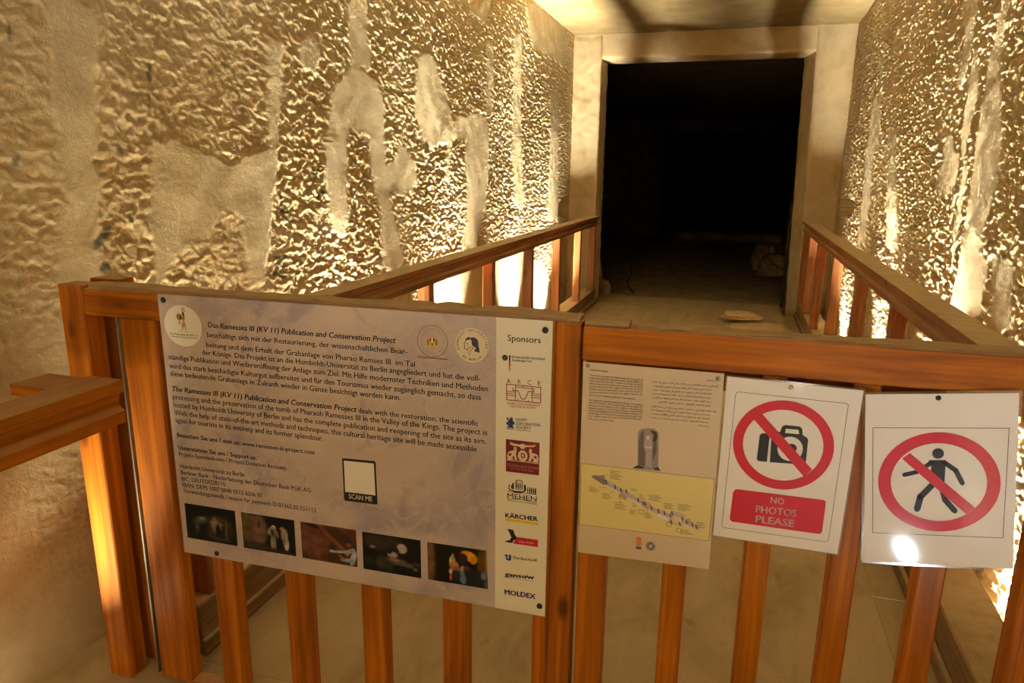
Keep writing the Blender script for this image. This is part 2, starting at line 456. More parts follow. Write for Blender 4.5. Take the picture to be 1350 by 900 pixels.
chipped_wall('wall_right', XR, -1, columns(YB, 2.4, YD + 0.05, 0.10, 0.0029), SMOOTH_RIGHT, [],
             [[(8.30, 1.34), (9.20, 1.31), (9.32, 1.50), (8.95, 1.55), (8.30, 1.49)]], 200, 0.0150)

# ------------------------------------------------------------------ ceiling, doorway wall, floor, chamber beyond
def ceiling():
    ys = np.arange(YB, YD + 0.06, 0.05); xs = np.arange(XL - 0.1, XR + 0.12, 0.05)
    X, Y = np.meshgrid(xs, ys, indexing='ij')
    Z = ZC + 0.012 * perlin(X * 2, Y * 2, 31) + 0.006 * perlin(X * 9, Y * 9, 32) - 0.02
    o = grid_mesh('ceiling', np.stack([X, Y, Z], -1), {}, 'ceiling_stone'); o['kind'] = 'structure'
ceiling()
rough_box('wall_back', (XL - 0.1, YB - 0.3, 0), (XR + 0.1, YB, ZC + 0.1), 'ceiling_stone', 0.2, 0.015, 4)

def doorway():
    root = empty('wall_far', (0, 0, 0)); root['kind'] = 'structure'
    root['label'] = 'plastered wall at the end of the corridor around a tall dark doorway'
    rough_box('door_jamb', (XL - 0.15, YD, -0.3), (-1.80, YD + 0.5, ZC + 0.1), 'jamb_plaster', 0.03, 0.012, 14, root, None, 3.0)
    # right jamb: its inner side is splayed
    o = rough_box('door_jamb', (0.82, YD, -0.3), (XR + 0.15, YD + 0.5, ZC + 0.1), 'jamb_plaster', 0.04, 0.006, 7, root, None, 9.0)
    for v in o.data.vertices:
        if v.co.x < 1.0:
            s = (1.0 - v.co.x) / 0.18
            v.co.x += s * (0.045 - 0.085 * v.co.z / 3.19) - s * 0.10 * (v.co.y - YD) / 0.5
    rough_box('lintel', (-1.81, YD + 0.004, 3.19), (0.83, YD + 0.5, ZC + 0.1), 'jamb_plaster', 0.04, 0.006, 7, root, None, 5.0)
doorway()

YT = 1.80                                                   # from here on unseen troughs, sunk so the kerbs cut the beams
fl = beam('floor', (-1.925, YT, -0.30), (0.703, 10.30, 0.0), 'dusty_boards', None, 0.0); fl['kind'] = 'structure'
fl['label'] = 'dusty beige boarded floor between the railings'
seam = [YT, 3.03, 5.4, 7.8, 9.55]
for i in range(len(seam) - 1):
    beam('border_board', Vector((0.7050, seam[i] + 0.001, -0.30)) - fl.location, Vector((1.05, seam[i + 1] - 0.002, -0.001)) - fl.location, 'dusty_boards', fl, 0.0)
f2 = beam('floor', (XL - 0.1, YB - 0.1, -0.12), (XR + 0.1, YT - 0.002, 0.0), 'dusty_boards', None, 0.0); f2['kind'] = 'structure'
f2['label'] = 'dusty beige floor in front of the gate'
for lo, hi in ((XL - 0.1, -1.925), (1.05, XR + 0.1)):
    t = beam('floor_trough', (lo, YT, -0.36), (hi, YD, -0.28), 'dusty_boards', None, 0.0); t['kind'] = 'structure'
    t['label'] = 'unseen trough between kerb and wall, sunk so the kerb cuts the lamp beams'
    t = beam('trim_trough', (lo, YT - 0.05, -0.36), (hi, YT - 0.001, -0.121), 'dusty_boards', None, 0.0); t['kind'] = 'structure'

def chamber():
    Z0 = -0.15
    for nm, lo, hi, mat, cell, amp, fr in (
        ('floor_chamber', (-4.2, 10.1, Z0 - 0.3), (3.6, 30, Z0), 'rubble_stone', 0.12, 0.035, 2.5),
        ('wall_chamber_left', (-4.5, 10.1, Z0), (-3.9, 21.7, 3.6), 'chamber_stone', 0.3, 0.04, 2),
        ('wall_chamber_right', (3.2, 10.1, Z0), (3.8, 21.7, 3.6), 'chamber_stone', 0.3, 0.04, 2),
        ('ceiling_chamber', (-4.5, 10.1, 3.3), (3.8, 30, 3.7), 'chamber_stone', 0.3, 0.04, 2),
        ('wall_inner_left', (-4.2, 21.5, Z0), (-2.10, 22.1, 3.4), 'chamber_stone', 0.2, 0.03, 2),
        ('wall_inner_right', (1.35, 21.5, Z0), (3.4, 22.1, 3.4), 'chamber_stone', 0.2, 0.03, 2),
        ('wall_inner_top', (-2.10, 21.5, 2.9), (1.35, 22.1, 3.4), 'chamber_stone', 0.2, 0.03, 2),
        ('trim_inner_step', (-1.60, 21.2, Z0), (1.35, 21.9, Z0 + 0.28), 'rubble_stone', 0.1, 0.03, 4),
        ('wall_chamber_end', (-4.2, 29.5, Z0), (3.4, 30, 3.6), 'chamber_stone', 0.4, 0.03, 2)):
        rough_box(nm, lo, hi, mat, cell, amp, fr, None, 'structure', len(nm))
    beam('trim_threshold', (-1.93, 10.305, -0.30), (1.2, 10.36, -0.015), 'rubble_stone', None, 0.004)['kind'] = 'structure'
chamber()

def rock(name, loc, r, label, seed, flat=0.7, mat='rubble_stone', group=None, sub=3):
    bm = bmesh.new(); bmesh.ops.create_icosphere(bm, subdivisions=sub, radius=1.0)
    for v in bm.verts:
        q = v.co * 1.3 + Vector((seed, seed * 2, seed * 3))
        k = 1 + 0.35 * mnoise.noise(q) + 0.15 * mnoise.noise(q * 2.7)
        v.co = Vector((v.co.x * r[0], v.co.y * r[1], v.co.z * r[2])) * k
        if v.co.z < -0.55 * r[2]: v.co.z = -0.55 * r[2]
    zmin = min(v.co.z for v in bm.verts)
    for v in bm.verts: v.co.z -= zmin
    return tag(obj_from_bm(name, bm, mat, None, loc), label, 'rock', group)
rock('boulder', (0.80, 14.7, -0.16), (0.30, 0.30, 0.27), 'rounded pale boulder lying on the chamber floor beside the right door jamb', 3.1)
rock('boulder', (0.62, 15.3, -0.14), (0.22, 0.20, 0.36), 'upright boulder just behind the rounded one in the dark chamber', 5.2)
rock('stone_block', (-1.86, 10.75, -0.14), (0.12, 0.14, 0.20), 'grey stone block just inside the doorway at its left jamb', 7.7)
rock('stone_block', (-2.05, 11.15, -0.14), (0.10, 0.12, 0.40), 'tall pale stone behind the grey block at the left jamb', 9.7)

def sand_heap():
    n = 60
    U, V = np.meshgrid(np.linspace(0, 1, n), np.linspace(0, 1, n), indexing='ij')
    X = -0.55 + 1.36 * U; Y = 7.5 + 2.0 * V
    d = np.minimum(1, np.maximum(0, (U * 1.05 - 0.15) * 1.6)) * np.clip(1.15 - np.abs(V - 0.35) * 1.8, 0, 1)
    d = d + 0.35 * perlin(X * 2.1, Y * 2.1, 55) * (U > 0.02)
    e = np.minimum(np.minimum(U, 1 - U), np.minimum(V, 1 - V)) / 0.12
    Z = 0.075 * np.clip(d - 0.25, -0.3, 1.2) * np.clip(e, 0, 1) + 0.006 * perlin(X * 11, Y * 11, 56) - 0.012 - 0.03 * (1 - np.clip(e, 0, 1))
    o = grid_mesh('sand_heap', np.stack([X, Y, Z], -1), {}, 'sand')
    tag(o, 'pale sand drifted over the walkway end by the right railing', 'sand', kind='stuff')
sand_heap()
rock('stone_flake', (0.18, 8.85, 0.055), (0.22, 0.14, 0.055), 'flat pale stone flake lying on the drifted sand', 2.4, mat='sand')

# ------------------------------------------------------------------ railings along the walkway
RAIL = [(-0.065, 0.0), (0.065, 0.0), (0.065, -0.030), (0.040, -0.042), (0.034, -0.075), (0.052, -0.088), (0.052, -0.118), (-0.052, -0.118), (-0.052, -0.088), (-0.034, -0.075), (-0.040, -0.042), (-0.065, -0.030)]
def railing(name, label, sgn, xk_in, xk_out, xr, ztop, ys, y0, y1):
    root = empty(name, (xr, y0, 0), 0, label, 'railing')
    L = y1 - y0
    lo, hi = sorted((xk_in - xr, xk_out - xr))
    beam('kerb', (lo, 0, 0), (hi, L, 0.20), 'kerb_wood', root, 0.006)
    a, b = sorted((xk_in - xr, xk_in - xr + sgn * 0.022))
    beam('base_trim', (a, 0, 0), (b, L, 0.062), 'kerb_wood', root, 0.003)
    extrude_profile('handrail', RAIL, L, 'railing_wood_y', root, (0, 0, ztop), 'y')
    first = None
    for y in ys:
        if first is None:
            first = beam('baluster', (-0.042, y - y0 - 0.035, 0.20), (0.042, y - y0 + 0.035, ztop - 0.118), 'railing_wood', root, 0.005)
        else:
            o = first.copy(); COL.objects.link(o); o.parent = root
            o.location = (0, y - y0, first.location.z)
    return root
railing('walkway_railing', 'long wooden railing with kerb running deep along the left wall', +1, -1.742, -1.925, -1.79, 1.19,
        [1.93, 2.93, 3.97, 5.17, 6.30, 7.40, 8.47, 9.40], 1.82, 9.50)
railing('walkway_railing', 'wooden railing with kerb along the right wall beyond the gate', -1, 0.852, 1.050, 0.885, 1.205,
        [1.95, 3.00, 4.15, 5.35, 6.60, 7.80, 8.70, 9.42], 1.86, 9.50)

# handrail on the visitors' side: runs up to the gate and returns to the wall
def near_rail():
    root = empty('visitor_handrail', (-1.785, 1.555, 0), 0, 'moulded brown handrail in the left foreground meeting the gate post', 'handrail')
    zt = 1.125
    prof = [(-0.062, 0.0), (0.062, 0.0), (0.062, -0.034), (0.044, -0.046), (0.036, -0.082), (0.056, -0.098), (0.056, -0.135), (-0.056, -0.135), (-0.056, -0.098), (-0.036, -0.082), (-0.044, -0.046), (-0.062, -0.034)]
    extrude_profile('handrail', prof, 3.645, 'varnished_wood_y', root, (0, -3.60, zt), 'y')
    extrude_profile('rail_return', prof, 0.1425, 'varnished_wood_x', root, (-0.205, -0.040, zt), 'x')
    for y in (-1.35, -2.45, -3.5):
        beam('baluster', (-0.04, y - 0.035, 0.0), (0.04, y + 0.035, zt - 0.135), 'varnished_wood', root)
near_rail()

# ------------------------------------------------------------------ the double gate across the walkway
GAZ = math.atan(0.0321)
GY0 = 1.6427 + 0.0321 * 1.6012
def gate_point(a, b, z):
    return Vector((a * math.cos(GAZ) - b * math.sin(GAZ), GY0 + a * math.sin(GAZ) + b * math.cos(GAZ), z))
def splintered(name, a0, a1, b0, b1, z0, parent, seed, hmin, hmax, mat='bare_wood_x'):
    """worn top arris of a rail: a long sliver with broken steps"""
    rnd = random.Random(seed); n = 46
    bm = bmesh.new(); rows = []; h = (hmin + hmax) / 2
    fr = 0.0
    for i in range(n):
        a = a0 + (a1 - a0) * i / (n - 1)
        if rnd.random() < 0.28: h = rnd.uniform(hmin, hmax); fr = rnd.uniform(-0.004, 0.006)
        hh = h + rnd.uniform(-0.0012, 0.0012)
        rows.append([bm.verts.new((a, b0 + fr + rnd.uniform(-.001, .001), z0 - 0.002)), bm.verts.new((a, b0 + fr + 0.002 + rnd.uniform(-.001, .001), z0 + hh * 0.75)),
                     bm.verts.new((a, (b0 + b1) / 2 + rnd.uniform(-.004, .004), z0 + hh)), bm.verts.new((a, b1, z0 + hh * 0.9)), bm.verts.new((a, b1, z0 - 0.002))])
    for i in range(n - 1):
        for j in range(5):
            bm.faces.new((rows[i][j], rows[i][(j + 1) % 5], rows[i + 1][(j + 1) % 5], rows[i + 1][j]))
    bm.faces.new(rows[0]); bm.faces.new(rows[-1][::-1])
    bmesh.ops.recalc_face_normals(bm, faces=bm.faces[:])
    return obj_from_bm(name, bm, mat, parent)
def gates():
    V = 'varnished_wood'
    g = empty('gate_leaf', (0, GY0, 0), GAZ, 'left wooden gate leaf carrying the large information board', 'gate')
    B = 0.006                                   # front face of the timbers, just behind the board
    beam('hinge_stile', (-1.978, B, 0.001), (-1.887, B + 0.075, 1.396), V, g, 0.004)
    beam('top_rail', (-1.884, B, 1.305), (-0.452, B + 0.070, 1.388), V, g, 0.004)
    splintered('worn_top_edge', -1.86, -0.345, B + 0.002, B + 0.066, 1.389, g, 3, 0.010, 0.020)
    beam('inner_stile', (-1.776, B + 0.018, 0.02), (-1.642, B + 0.070, 1.303), V, g, 0.006)
    beam('edge_strip', (-1.806, B + 0.035, 0.02), (-1.800, B + 0.055, 1.30), 'steel', g, 0.0)
    beam('lock_stile', (-0.450, B, 0.02), (-0.404, B + 0.060, 1.387), V, g, 0.003)
    beam('cover_strip', (-0.4035, B - 0.008, 0.02), (-0.341, B + 0.060, 1.387), V, g, 0.004)
    for a in (-1.506, -1.244, -0.982, -0.720):
        beam('baluster', (a, B + 0.002, 0.05), (a + 0.072, B + 0.062, 1.304), V, g, 0.004)
    beam('bottom_rail', (-1.640, B + 0.004, 0.004), (-0.452, B + 0.060, 0.045), V, g, 0.003)
    g2 = empty('gate_leaf', (0, GY0, 0), GAZ, 'right wooden gate leaf with three paper signs pinned below its rail', 'gate')
    beam('top_rail', (-0.336, B - 0.002, 1.290), (0.90, B + 0.068, 1.380), V, g2, 0.004)
    splintered('worn_top_edge', -0.20, 0.90, B + 0.001, B + 0.066, 1.381, g2, 8, 0.003, 0.009)
    beam('loose_plate', (-0.333, B + 0.002, 1.3815), (-0.222, B + 0.062, 1.392), 'bare_wood', g2, 0.002)
    beam('rail_lip', (-0.250, B + 0.066, 1.225), (0.80, B + 0.078, 1.300), V, g2, 0.002)
    beam('lock_stile', (-0.327, B + 0.002, 0.02), (-0.252, B + 0.062, 1.289), V, g2, 0.004)
    for a in (-0.103, 0.096, 0.295, 0.486):
        beam('baluster', (a, B + 0.004, 0.05), (a + 0.060, B + 0.058, 1.289), V, g2, 0.004)
    beam('hinge_stile', (0.702, B + 0.002, 0.02), (0.800, B + 0.062, 1.289), V, g2, 0.004)
    beam('bottom_rail', (-0.250, B + 0.006, 0.004), (0.700, B + 0.056, 0.045), V, g2, 0.003)
    # posts that carry the leaves
    p = empty('gate_post', (-1.85, 1.775, 0), 0, 'wooden post behind the left gate leaf, its cap just above the rail', 'post')
    beam('shaft', (-0.112, -0.030, 0), (0.055, 0.030, 1.382), V, p, 0.004)
    beam('cap', (-0.110, -0.035, 1.383), (0.000, 0.035, 1.402), V, p, 0.003)
    p = beam('gate_post', (0.82, 1.80, 0), (0.90, 1.855, 1.36), V, None, 0.004)
    tag(p, 'wooden post carrying the right gate leaf at its far right end', 'post')
gates()

# ------------------------------------------------------------------ floodlights behind the kerbs and added lights before the gate
def floodlight(side, x, y, length, zb, aim, watts, col, label):
    """a long wall-washer lamp: housing, lens and two feet"""
    d = Vector(aim[:3]).normalized()
    root = empty('floodlight', (x, y, zb), 0, label, 'lamp', 'floodlights set along the walls')
    q = d.to_track_quat('Z', 'Y'); h = length / 2; w_ = 0.034; up = 0.075
    def part(name, lo, hi, mat, b=0.003):
        o = beam(name, lo, hi, mat, root, b)
        c = Vector(o.location); o.location = q @ c + Vector((0, 0, up)); o.rotation_euler = q.to_euler(); return o
    part('housing', (-w_, -h, -0.040), (w_, h, 0.0), 'lamp_housing')
    part('lens', (-w_ + 0.008, -h + 0.01, 0.0005), (w_ - 0.008, h - 0.01, 0.004), 'lamp_glass', 0.001)
    for s_ in (-1, 1):
        beam('foot', (-0.02, s_ * (h - 0.06) - 0.008, 0.0), (0.02, s_ * (h - 0.06) + 0.008, up - 0.03), 'lamp_housing', root, 0.001)
    L = bpy.data.lights.new('flood', 'AREA'); L.shape = 'RECTANGLE'; L.size = 0.05; L.size_y = length - 0.02
    L.energy = watts; L.color = col; L.spread = math.radians(aim[3] if len(aim) > 3 else 62 if zb < 0 else 120)
    o = bpy.data.objects.new('flood_beam', L); COL.objects.link(o); o.parent = root
    o.location = d * 0.012 + Vector((0, 0, up)); o.rotation_euler = q.to_euler(); o.rotation_euler = (q @ Matrix.Rotation(math.pi, 3, 'X').to_quaternion()).to_euler()
    return root
FLOOD_LABELS = [
    'floodlight bar behind the left kerb, closest to the dark doorway',
    'floodlight bar behind the left kerb, second from the dark doorway',
    'floodlight bar behind the left kerb, middle one of the five',
    'floodlight bar behind the left kerb, second beyond the gate',
    'floodlight bar behind the left kerb, first beyond the gate',
    'floodlight bar behind the right kerb, closest to the dark doorway',
    'floodlight bar behind the right kerb, second from the dark doorway',
    'floodlight bar behind the right kerb, second beyond the gate',
    'floodlight bar behind the right kerb, first beyond the gate',
    'short floodlight on the floor at the left wall just in front of the gate',
    'medium floodlight added on the floor beside the viewer to brighten the near left wall',
    'long unseen light at the left wall behind the viewer standing in for entrance daylight',
    'short unseen light at the right wall in front of the gate standing in for entrance daylight',
    'long unseen light at the right wall behind the viewer standing in for entrance daylight']
for k, f in enumerate(FLOODS): floodlight(*f, FLOOD_LABELS[k])

# small things by the doorway
o = beam('door_edge', (0.700, 10.13, 0.0), (0.735, 10.19, 1.42), 'black_steel', None, 0.003)
tag(o, 'narrow dark steel door edge standing at the right side of the doorway', 'door')
def cable():
    cu = bpy.data.curves.new('floor_cable', 'CURVE'); cu.dimensions = '3D'; cu.bevel_depth = 0.012; cu.bevel_resolution = 2
    pts = [(-2.75, 17.4, -0.13), (-2.41, 16.85, -0.12), (-1.95, 14.7, -0.12), (-1.76, 13.5, -0.12), (-1.75, 12.5, -0.12), (-1.60, 11.8, -0.12), (-1.44, 11.3, -0.12)]
    s = cu.splines.new('NURBS'); s.points.add(len(pts) - 1); s.use_endpoint_u = True; s.order_u = 4
    for p, c in zip(s.points, pts): p.co = (*c, 1)
    tmp = bpy.data.objects.new('tmp', cu); COL.objects.link(tmp)
    dg = bpy.context.evaluated_depsgraph_get(); me = bpy.data.meshes.new_from_object(tmp.evaluated_get(dg))
    bpy.data.objects.remove(tmp); me.materials.clear(); me.materials.append(MATS['cable'])
    tag(link(bpy.data.objects.new('floor_cable', me)), 'black cable curling over the chamber floor inside the doorway', 'cable')
cable()
SHEET_BOARD = dict(corners=[(-1.6012, 1.388), (-0.4122, 1.388), (-0.4122, 0.547), (-1.6012, 0.547)], b=-0, w=1.1890, h=0.8410)
PRINT_BOARD = [
 ('T', 'german_text', 'Das', 0.1674, 0.0882, 0.2019, 0.0888, 0.016, 'ink', 'r'),
 ('T', 'german_text', 'Ramesses III (KV 11) Publication and Conservation Project', 0.2077, 0.089, 0.7602, 0.0897, 0.0158, 'ink', 'bi'),
 ('T', 'german_text', 'beschäftigt sich mit der Restaurierung, der wissenschaftlichen Bear-', 0.1606, 0.1182, 0.7926, 0.1181, 0.0155, 'ink', 'r'),
 ('T', 'german_text', 'beitung und dem Erhalt der Grabanlage von Pharao Ramses III. im Tal', 0.155, 0.1488, 0.8137, 0.1517, 0.0157, 'ink', 'r'),
 ('T', 'german_text', 'der Könige. Das Projekt ist an die Humboldt-Universität zu Berlin angegliedert und hat die voll-', 0.1376, 0.1734, 0.9991, 0.1749, 0.0159, 'ink', 'r'),
 ('T', 'german_text', 'ständige Publikation und Wiedereröffnung der Anlage zum Ziel. Mit Hilfe modernster Techniken und Methoden', 0.0172, 0.1969, 1.0199, 0.2012, 0.0162, 'ink', 'r'),
 ('T', 'german_text', 'wird das stark beschädigte Kulturgut aufbereitet und für den Tourismus wieder zugänglich gemacht, so dass', 0.0168, 0.2245, 1.0006, 0.2264, 0.0163, 'ink', 'r'),
 ('T', 'german_text', 'diese bedeutende Grabanlage in Zukunft wieder in Gänze besichtigt werden kann.', 0.0169, 0.2486, 0.7695, 0.2507, 0.0163, 'ink', 'r'),
 ('T', 'english_text', 'The Ramesses III (KV 11) Publication and Conservation Project', 0.0189, 0.2968, 0.6352, 0.2993, 0.0166, 'ink', 'bi'),
 ('T', 'english_text', 'deals with the restoration, the scientific', 0.6394, 0.3003, 0.9933, 0.3001, 0.0152, 'ink', 'r'),
 ('T', 'english_text', 'processing and the preservation of the tomb of Pharaoh Ramesses III in the Valley of the Kings. The project is', 0.017, 0.3225, 1.0182, 0.3241, 0.0167, 'ink', 'r'),
 ('T', 'english_text', 'hosted by Humboldt University of Berlin and has the complete publication and reopening of the site as its aim.', 0.017, 0.3476, 1.016, 0.3494, 0.0168, 'ink', 'r'),
 ('T', 'english_text', 'With the help of state-of-the-art methods and techniques, this cultural heritage site will be made accessible', 0.0176, 0.3734, 0.9887, 0.3746, 0.0168, 'ink', 'r'),
 ('T', 'english_text', 'again for tourists in its entirety and its former splendour.', 0.0178, 0.3971, 0.5232, 0.3988, 0.0169, 'ink', 'r'),
 ('T', 'website_line', 'Besuchen Sie uns / visit us:', 0.0183, 0.4443, 0.2441, 0.4443, 0.0137, 'ink', 'b'),
 ('T', 'website_line', 'www.ramesses-iii-project.com', 0.2499, 0.4447, 0.4937, 0.4439, 0.0133, 'violet', 'b'),
 ('T', 'support_heading', 'Unterstützen Sie uns / Support us:', 0.0176, 0.4859, 0.2967, 0.4857, 0.0139, 'ink', 'b'),
 ('T', 'support_heading', 'Projekt-Spendenkonto / Project Donation Account:', 0.0182, 0.5074, 0.3966, 0.5053, 0.0139, 'ink', 'r'),
 ('T', 'account_text', 'Humboldt-Universität zu Berlin', 0.0178, 0.5473, 0.2495, 0.546, 0.014, 'ink', 'r'),
 ('T', 'account_text', 'Berliner Bank - Niederlassung der Deutschen Bank PGK AG', 0.0185, 0.5684, 0.4733, 0.5664, 0.0141, 'ink', 'r'),
 ('T', 'account_text', 'BIC: DEUTDEDB110', 0.0184, 0.5903, 0.1783, 0.5868, 0.0142, 'ink', 'r'),
 ('T', 'account_text', 'IBAN: DE95 1007 0848 0512 6206 01', 0.0198, 0.6103, 0.3041, 0.6065, 0.0143, 'ink', 'r'),
 ('T', 'account_text', 'Verwendungszweck / reason for payment: D 01362.00.551112', 0.0206, 0.6306, 0.488, 0.6289, 0.0143, 'ink', 'r'),
 ('P','sponsor_strip',[(1.0411,0.0),(1.189,0.0),(1.189,0.841),(1.0439,0.841)],'strip',0),
 ('T', 'sponsor_heading', 'Sponsors', 1.072, 0.06, 1.1595, 0.0596, 0.0169, 'ink', 'r'),
 ('E','federal_logo',1.0653,0.1052,0.0076,0.0077,'ink',1,0),
 ('P','federal_logo',[(1.076,0.098),(1.08,0.0977),(1.0802,0.1121),(1.0762,0.1124)],'ink',1),
 ('P','federal_logo',[(1.0762,0.1124),(1.0802,0.1121),(1.0804,0.1265),(1.0764,0.1268)],'flagred',1),
 ('P','federal_logo',[(1.0764,0.1268),(1.0804,0.1265),(1.0805,0.14),(1.0765,0.1404)],'flaggold',1),
 ('P','federal_logo',[(1.0608,0.1011),(1.0635,0.1035),(1.0653,0.0998),(1.0671,0.1032),(1.0698,0.1003),(1.0694,0.1067),(1.0717,0.1119),(1.0654,0.1106),(1.0596,0.1129),(1.0613,0.1073)],'grey',2),
 ('T', 'federal_logo', 'Bundesrepublik Deutschland', 1.0836, 0.1041, 1.1709, 0.1027, 0.0068, 'grey', 'b'),
 ('T', 'federal_logo', 'Auswärtiges Amt', 1.0838, 0.1127, 1.1376, 0.1117, 0.0067, 'grey', 'b'),
 ('T', 'research_center_logo', 'A', 1.0711, 0.1732, 1.0823, 0.1726, 0.0124, 'maroon', 'r'),
 ('T', 'research_center_logo', 'R', 1.1011, 0.1722, 1.1092, 0.1719, 0.0124, 'maroon', 'r'),
 ('T', 'research_center_logo', 'C', 1.1269, 0.1721, 1.1367, 0.1716, 0.0123, 'maroon', 'r'),
 ('T', 'research_center_logo', 'E', 1.1543, 0.1718, 1.1622, 0.1715, 0.0122, 'maroon', 'r'),
 ('L','research_center_logo',[(1.0707,0.176),(1.1623,0.1765),(1.1624,0.2187),(1.0712,0.2188)],0.0023,'maroon',2,True),
 ('L','research_center_logo',[(1.0945,0.1765),(1.0951,0.2182)],0.0018,'maroon',2,False),
 ('L','research_center_logo',[(1.139,0.1769),(1.1398,0.2183)],0.0018,'maroon',2,False),
 ('L','research_center_logo',[(1.0713,0.1948),(1.0979,0.195)],0.0018,'maroon',2,False),
 ('L','research_center_logo',[(1.1362,0.1949),(1.1618,0.1951)],0.0018,'maroon',2,False),
 ('L','research_center_logo',[(1.0714,0.2003),(1.098,0.2005)],0.0018,'maroon',2,False),
 ('L','research_center_logo',[(1.1364,0.2003),(1.162,0.2005)],0.0019,'maroon',2,False),
 ('L','research_center_logo',[(1.0715,0.2058),(1.0981,0.206)],0.0019,'maroon',2,False),
 ('L','research_center_logo',[(1.1365,0.2058),(1.1621,0.206)],0.0018,'maroon',2,False),
 ('L','research_center_logo',[(1.0879,0.184),(1.088,0.1913),(1.1014,0.1909),(1.1098,0.2094),(1.1125,0.2128),(1.1179,0.2127),(1.1223,0.2091),(1.1299,0.19),(1.1441,0.1905),(1.1439,0.1823)],0.0023,'maroon',2,False),
 ('L','research_center_logo',[(1.0946,0.182),(1.1457,0.1821)],0.0018,'maroon',2,False),
 ('L','research_center_logo',[(1.1146,0.1769),(1.1147,0.1824)],0.0018,'maroon',2,False),
 ('L','research_center_logo',[(1.1018,0.2139),(1.1019,0.2194)],0.0018,'maroon',2,False),
 ('L','research_center_logo',[(1.1295,0.2138),(1.1296,0.2193)],0.0019,'maroon',2,False),
 ('T', 'research_center_logo', 'AMERICAN RESEARCH', 1.0727, 0.2307, 1.1609, 0.2281, 0.0061, 'maroon', 'r'),
 ('T', 'research_center_logo', 'CENTER IN EGYPT', 1.0809, 0.2382, 1.1513, 0.2364, 0.0061, 'maroon', 'r'),
 ('P','exploration_society_logo',[(1.0709,0.2702),(1.0763,0.2668),(1.0773,0.2732),(1.0809,0.2728),(1.0809,0.2672),(1.0854,0.2658),(1.0891,0.2682),(1.0882,0.2739),(1.0928,0.2781),(1.0947,0.2835),(1.0884,0.287),(1.0922,0.2951),(1.0931,0.2987),(1.073,0.3001),(1.0712,0.2956),(1.0784,0.29),(1.071,0.2861),(1.071,0.2805),(1.0774,0.2788)],'navy',1),
 ('L','exploration_society_logo',[(1.0721,0.2964),(1.0922,0.296)],0.0019,'strip',3,False),
 ('T', 'exploration_society_logo', 'EGYPT', 1.0982, 0.2747, 1.1275, 0.2735, 0.0079, 'navy', 'b'),
 ('T', 'exploration_society_logo', 'EXPLORATION', 1.0984, 0.2854, 1.1626, 0.2829, 0.008, 'navy', 'b'),
 ('T', 'exploration_society_logo', 'SOCIETY', 1.0985, 0.2958, 1.1392, 0.2941, 0.008, 'navy', 'b'),
 ('L','exploration_society_logo',[(1.0986,0.3),(1.137,0.2984)],0.0014,'grey',2,False),
 ('P','netherlands_institute_logo',[(1.0704,0.3284),(1.1626,0.3283),(1.163,0.4203),(1.0715,0.4209)],'maroonfill',1),
 ('P','netherlands_institute_logo',[(1.0805,0.3353),(1.0935,0.3382),(1.1092,0.3398),(1.1148,0.3362),(1.1205,0.3373),(1.1262,0.3395),(1.1446,0.3379),(1.1535,0.3338),(1.1475,0.342),(1.1249,0.3444),(1.1208,0.3503),(1.1122,0.3508),(1.1084,0.3453),(1.0907,0.3451),(1.0826,0.3419)],'cream',2),
 ('E','netherlands_institute_logo',1.1174,0.3705,0.0131,0.0156,'cream',2,0),
 ('P','netherlands_institute_logo',[(1.1124,0.3627),(1.123,0.3628),(1.1249,0.3731),(1.117,0.3786),(1.1117,0.3732)],'maroonfill',3),
 ('P','netherlands_institute_logo',[(1.1145,0.366),(1.121,0.367),(1.1197,0.3737),(1.1155,0.3731)],'cream',4),
 ('P','netherlands_institute_logo',[(1.0754,0.3839),(1.0744,0.3735),(1.078,0.364),(1.0852,0.3601),(1.0937,0.356),(1.0913,0.3498),(1.0979,0.3472),(1.1008,0.3522),(1.0995,0.3613),(1.0985,0.3704),(1.1027,0.3834),(1.0956,0.3834),(1.094,0.374),(1.0883,0.3762),(1.0913,0.384),(1.0797,0.3864)],'cream',2),
 ('P','netherlands_institute_logo',[(1.1596,0.3835),(1.1603,0.373),(1.1578,0.3629),(1.1507,0.3602),(1.1422,0.3589),(1.142,0.3495),(1.1369,0.3477),(1.1336,0.3541),(1.1354,0.3613),(1.1367,0.3701),(1.1328,0.384),(1.1399,0.384),(1.1425,0.3744),(1.1482,0.3761),(1.145,0.3848),(1.1554,0.3847)],'cream',2),
 ('P','netherlands_institute_logo',[(1.0781,0.3685),(1.0867,0.3659),(1.0853,0.3736),(1.079,0.3759)],'maroonfill',3),
 ('P','netherlands_institute_logo',[(1.148,0.3656),(1.1559,0.3676),(1.1549,0.3746),(1.1487,0.3724)],'maroonfill',3),
 ('L','netherlands_institute_logo',[(1.0725,0.3873),(1.1171,0.3867),(1.1614,0.3869)],0.0021,'cream',2,False),
 ('T', 'netherlands_institute_logo', 'The Netherlands Institute', 1.0747, 0.4043, 1.1601, 0.4032, 0.0073, 'creamdim', 'r'),
 ('T', 'netherlands_institute_logo', 'for the Near East', 1.0859, 0.4119, 1.1475, 0.4127, 0.0073, 'creamdim', 'r'),
 ('P','boat_emblem',[(1.0809,0.4563),(1.0821,0.4562),(1.083,0.4614),(1.0825,0.4669),(1.0808,0.4671),(1.0801,0.4618)],'ink',1),
 ('P','boat_emblem',[(1.0868,0.4577),(1.0879,0.4575),(1.0889,0.4632),(1.0884,0.4691),(1.0866,0.4694),(1.086,0.4636)],'ink',1),
 ('P','boat_emblem',[(1.0896,0.452),(1.0937,0.4515),(1.0947,0.4605),(1.0942,0.4698),(1.0896,0.4705),(1.0889,0.4614)],'ink',1),
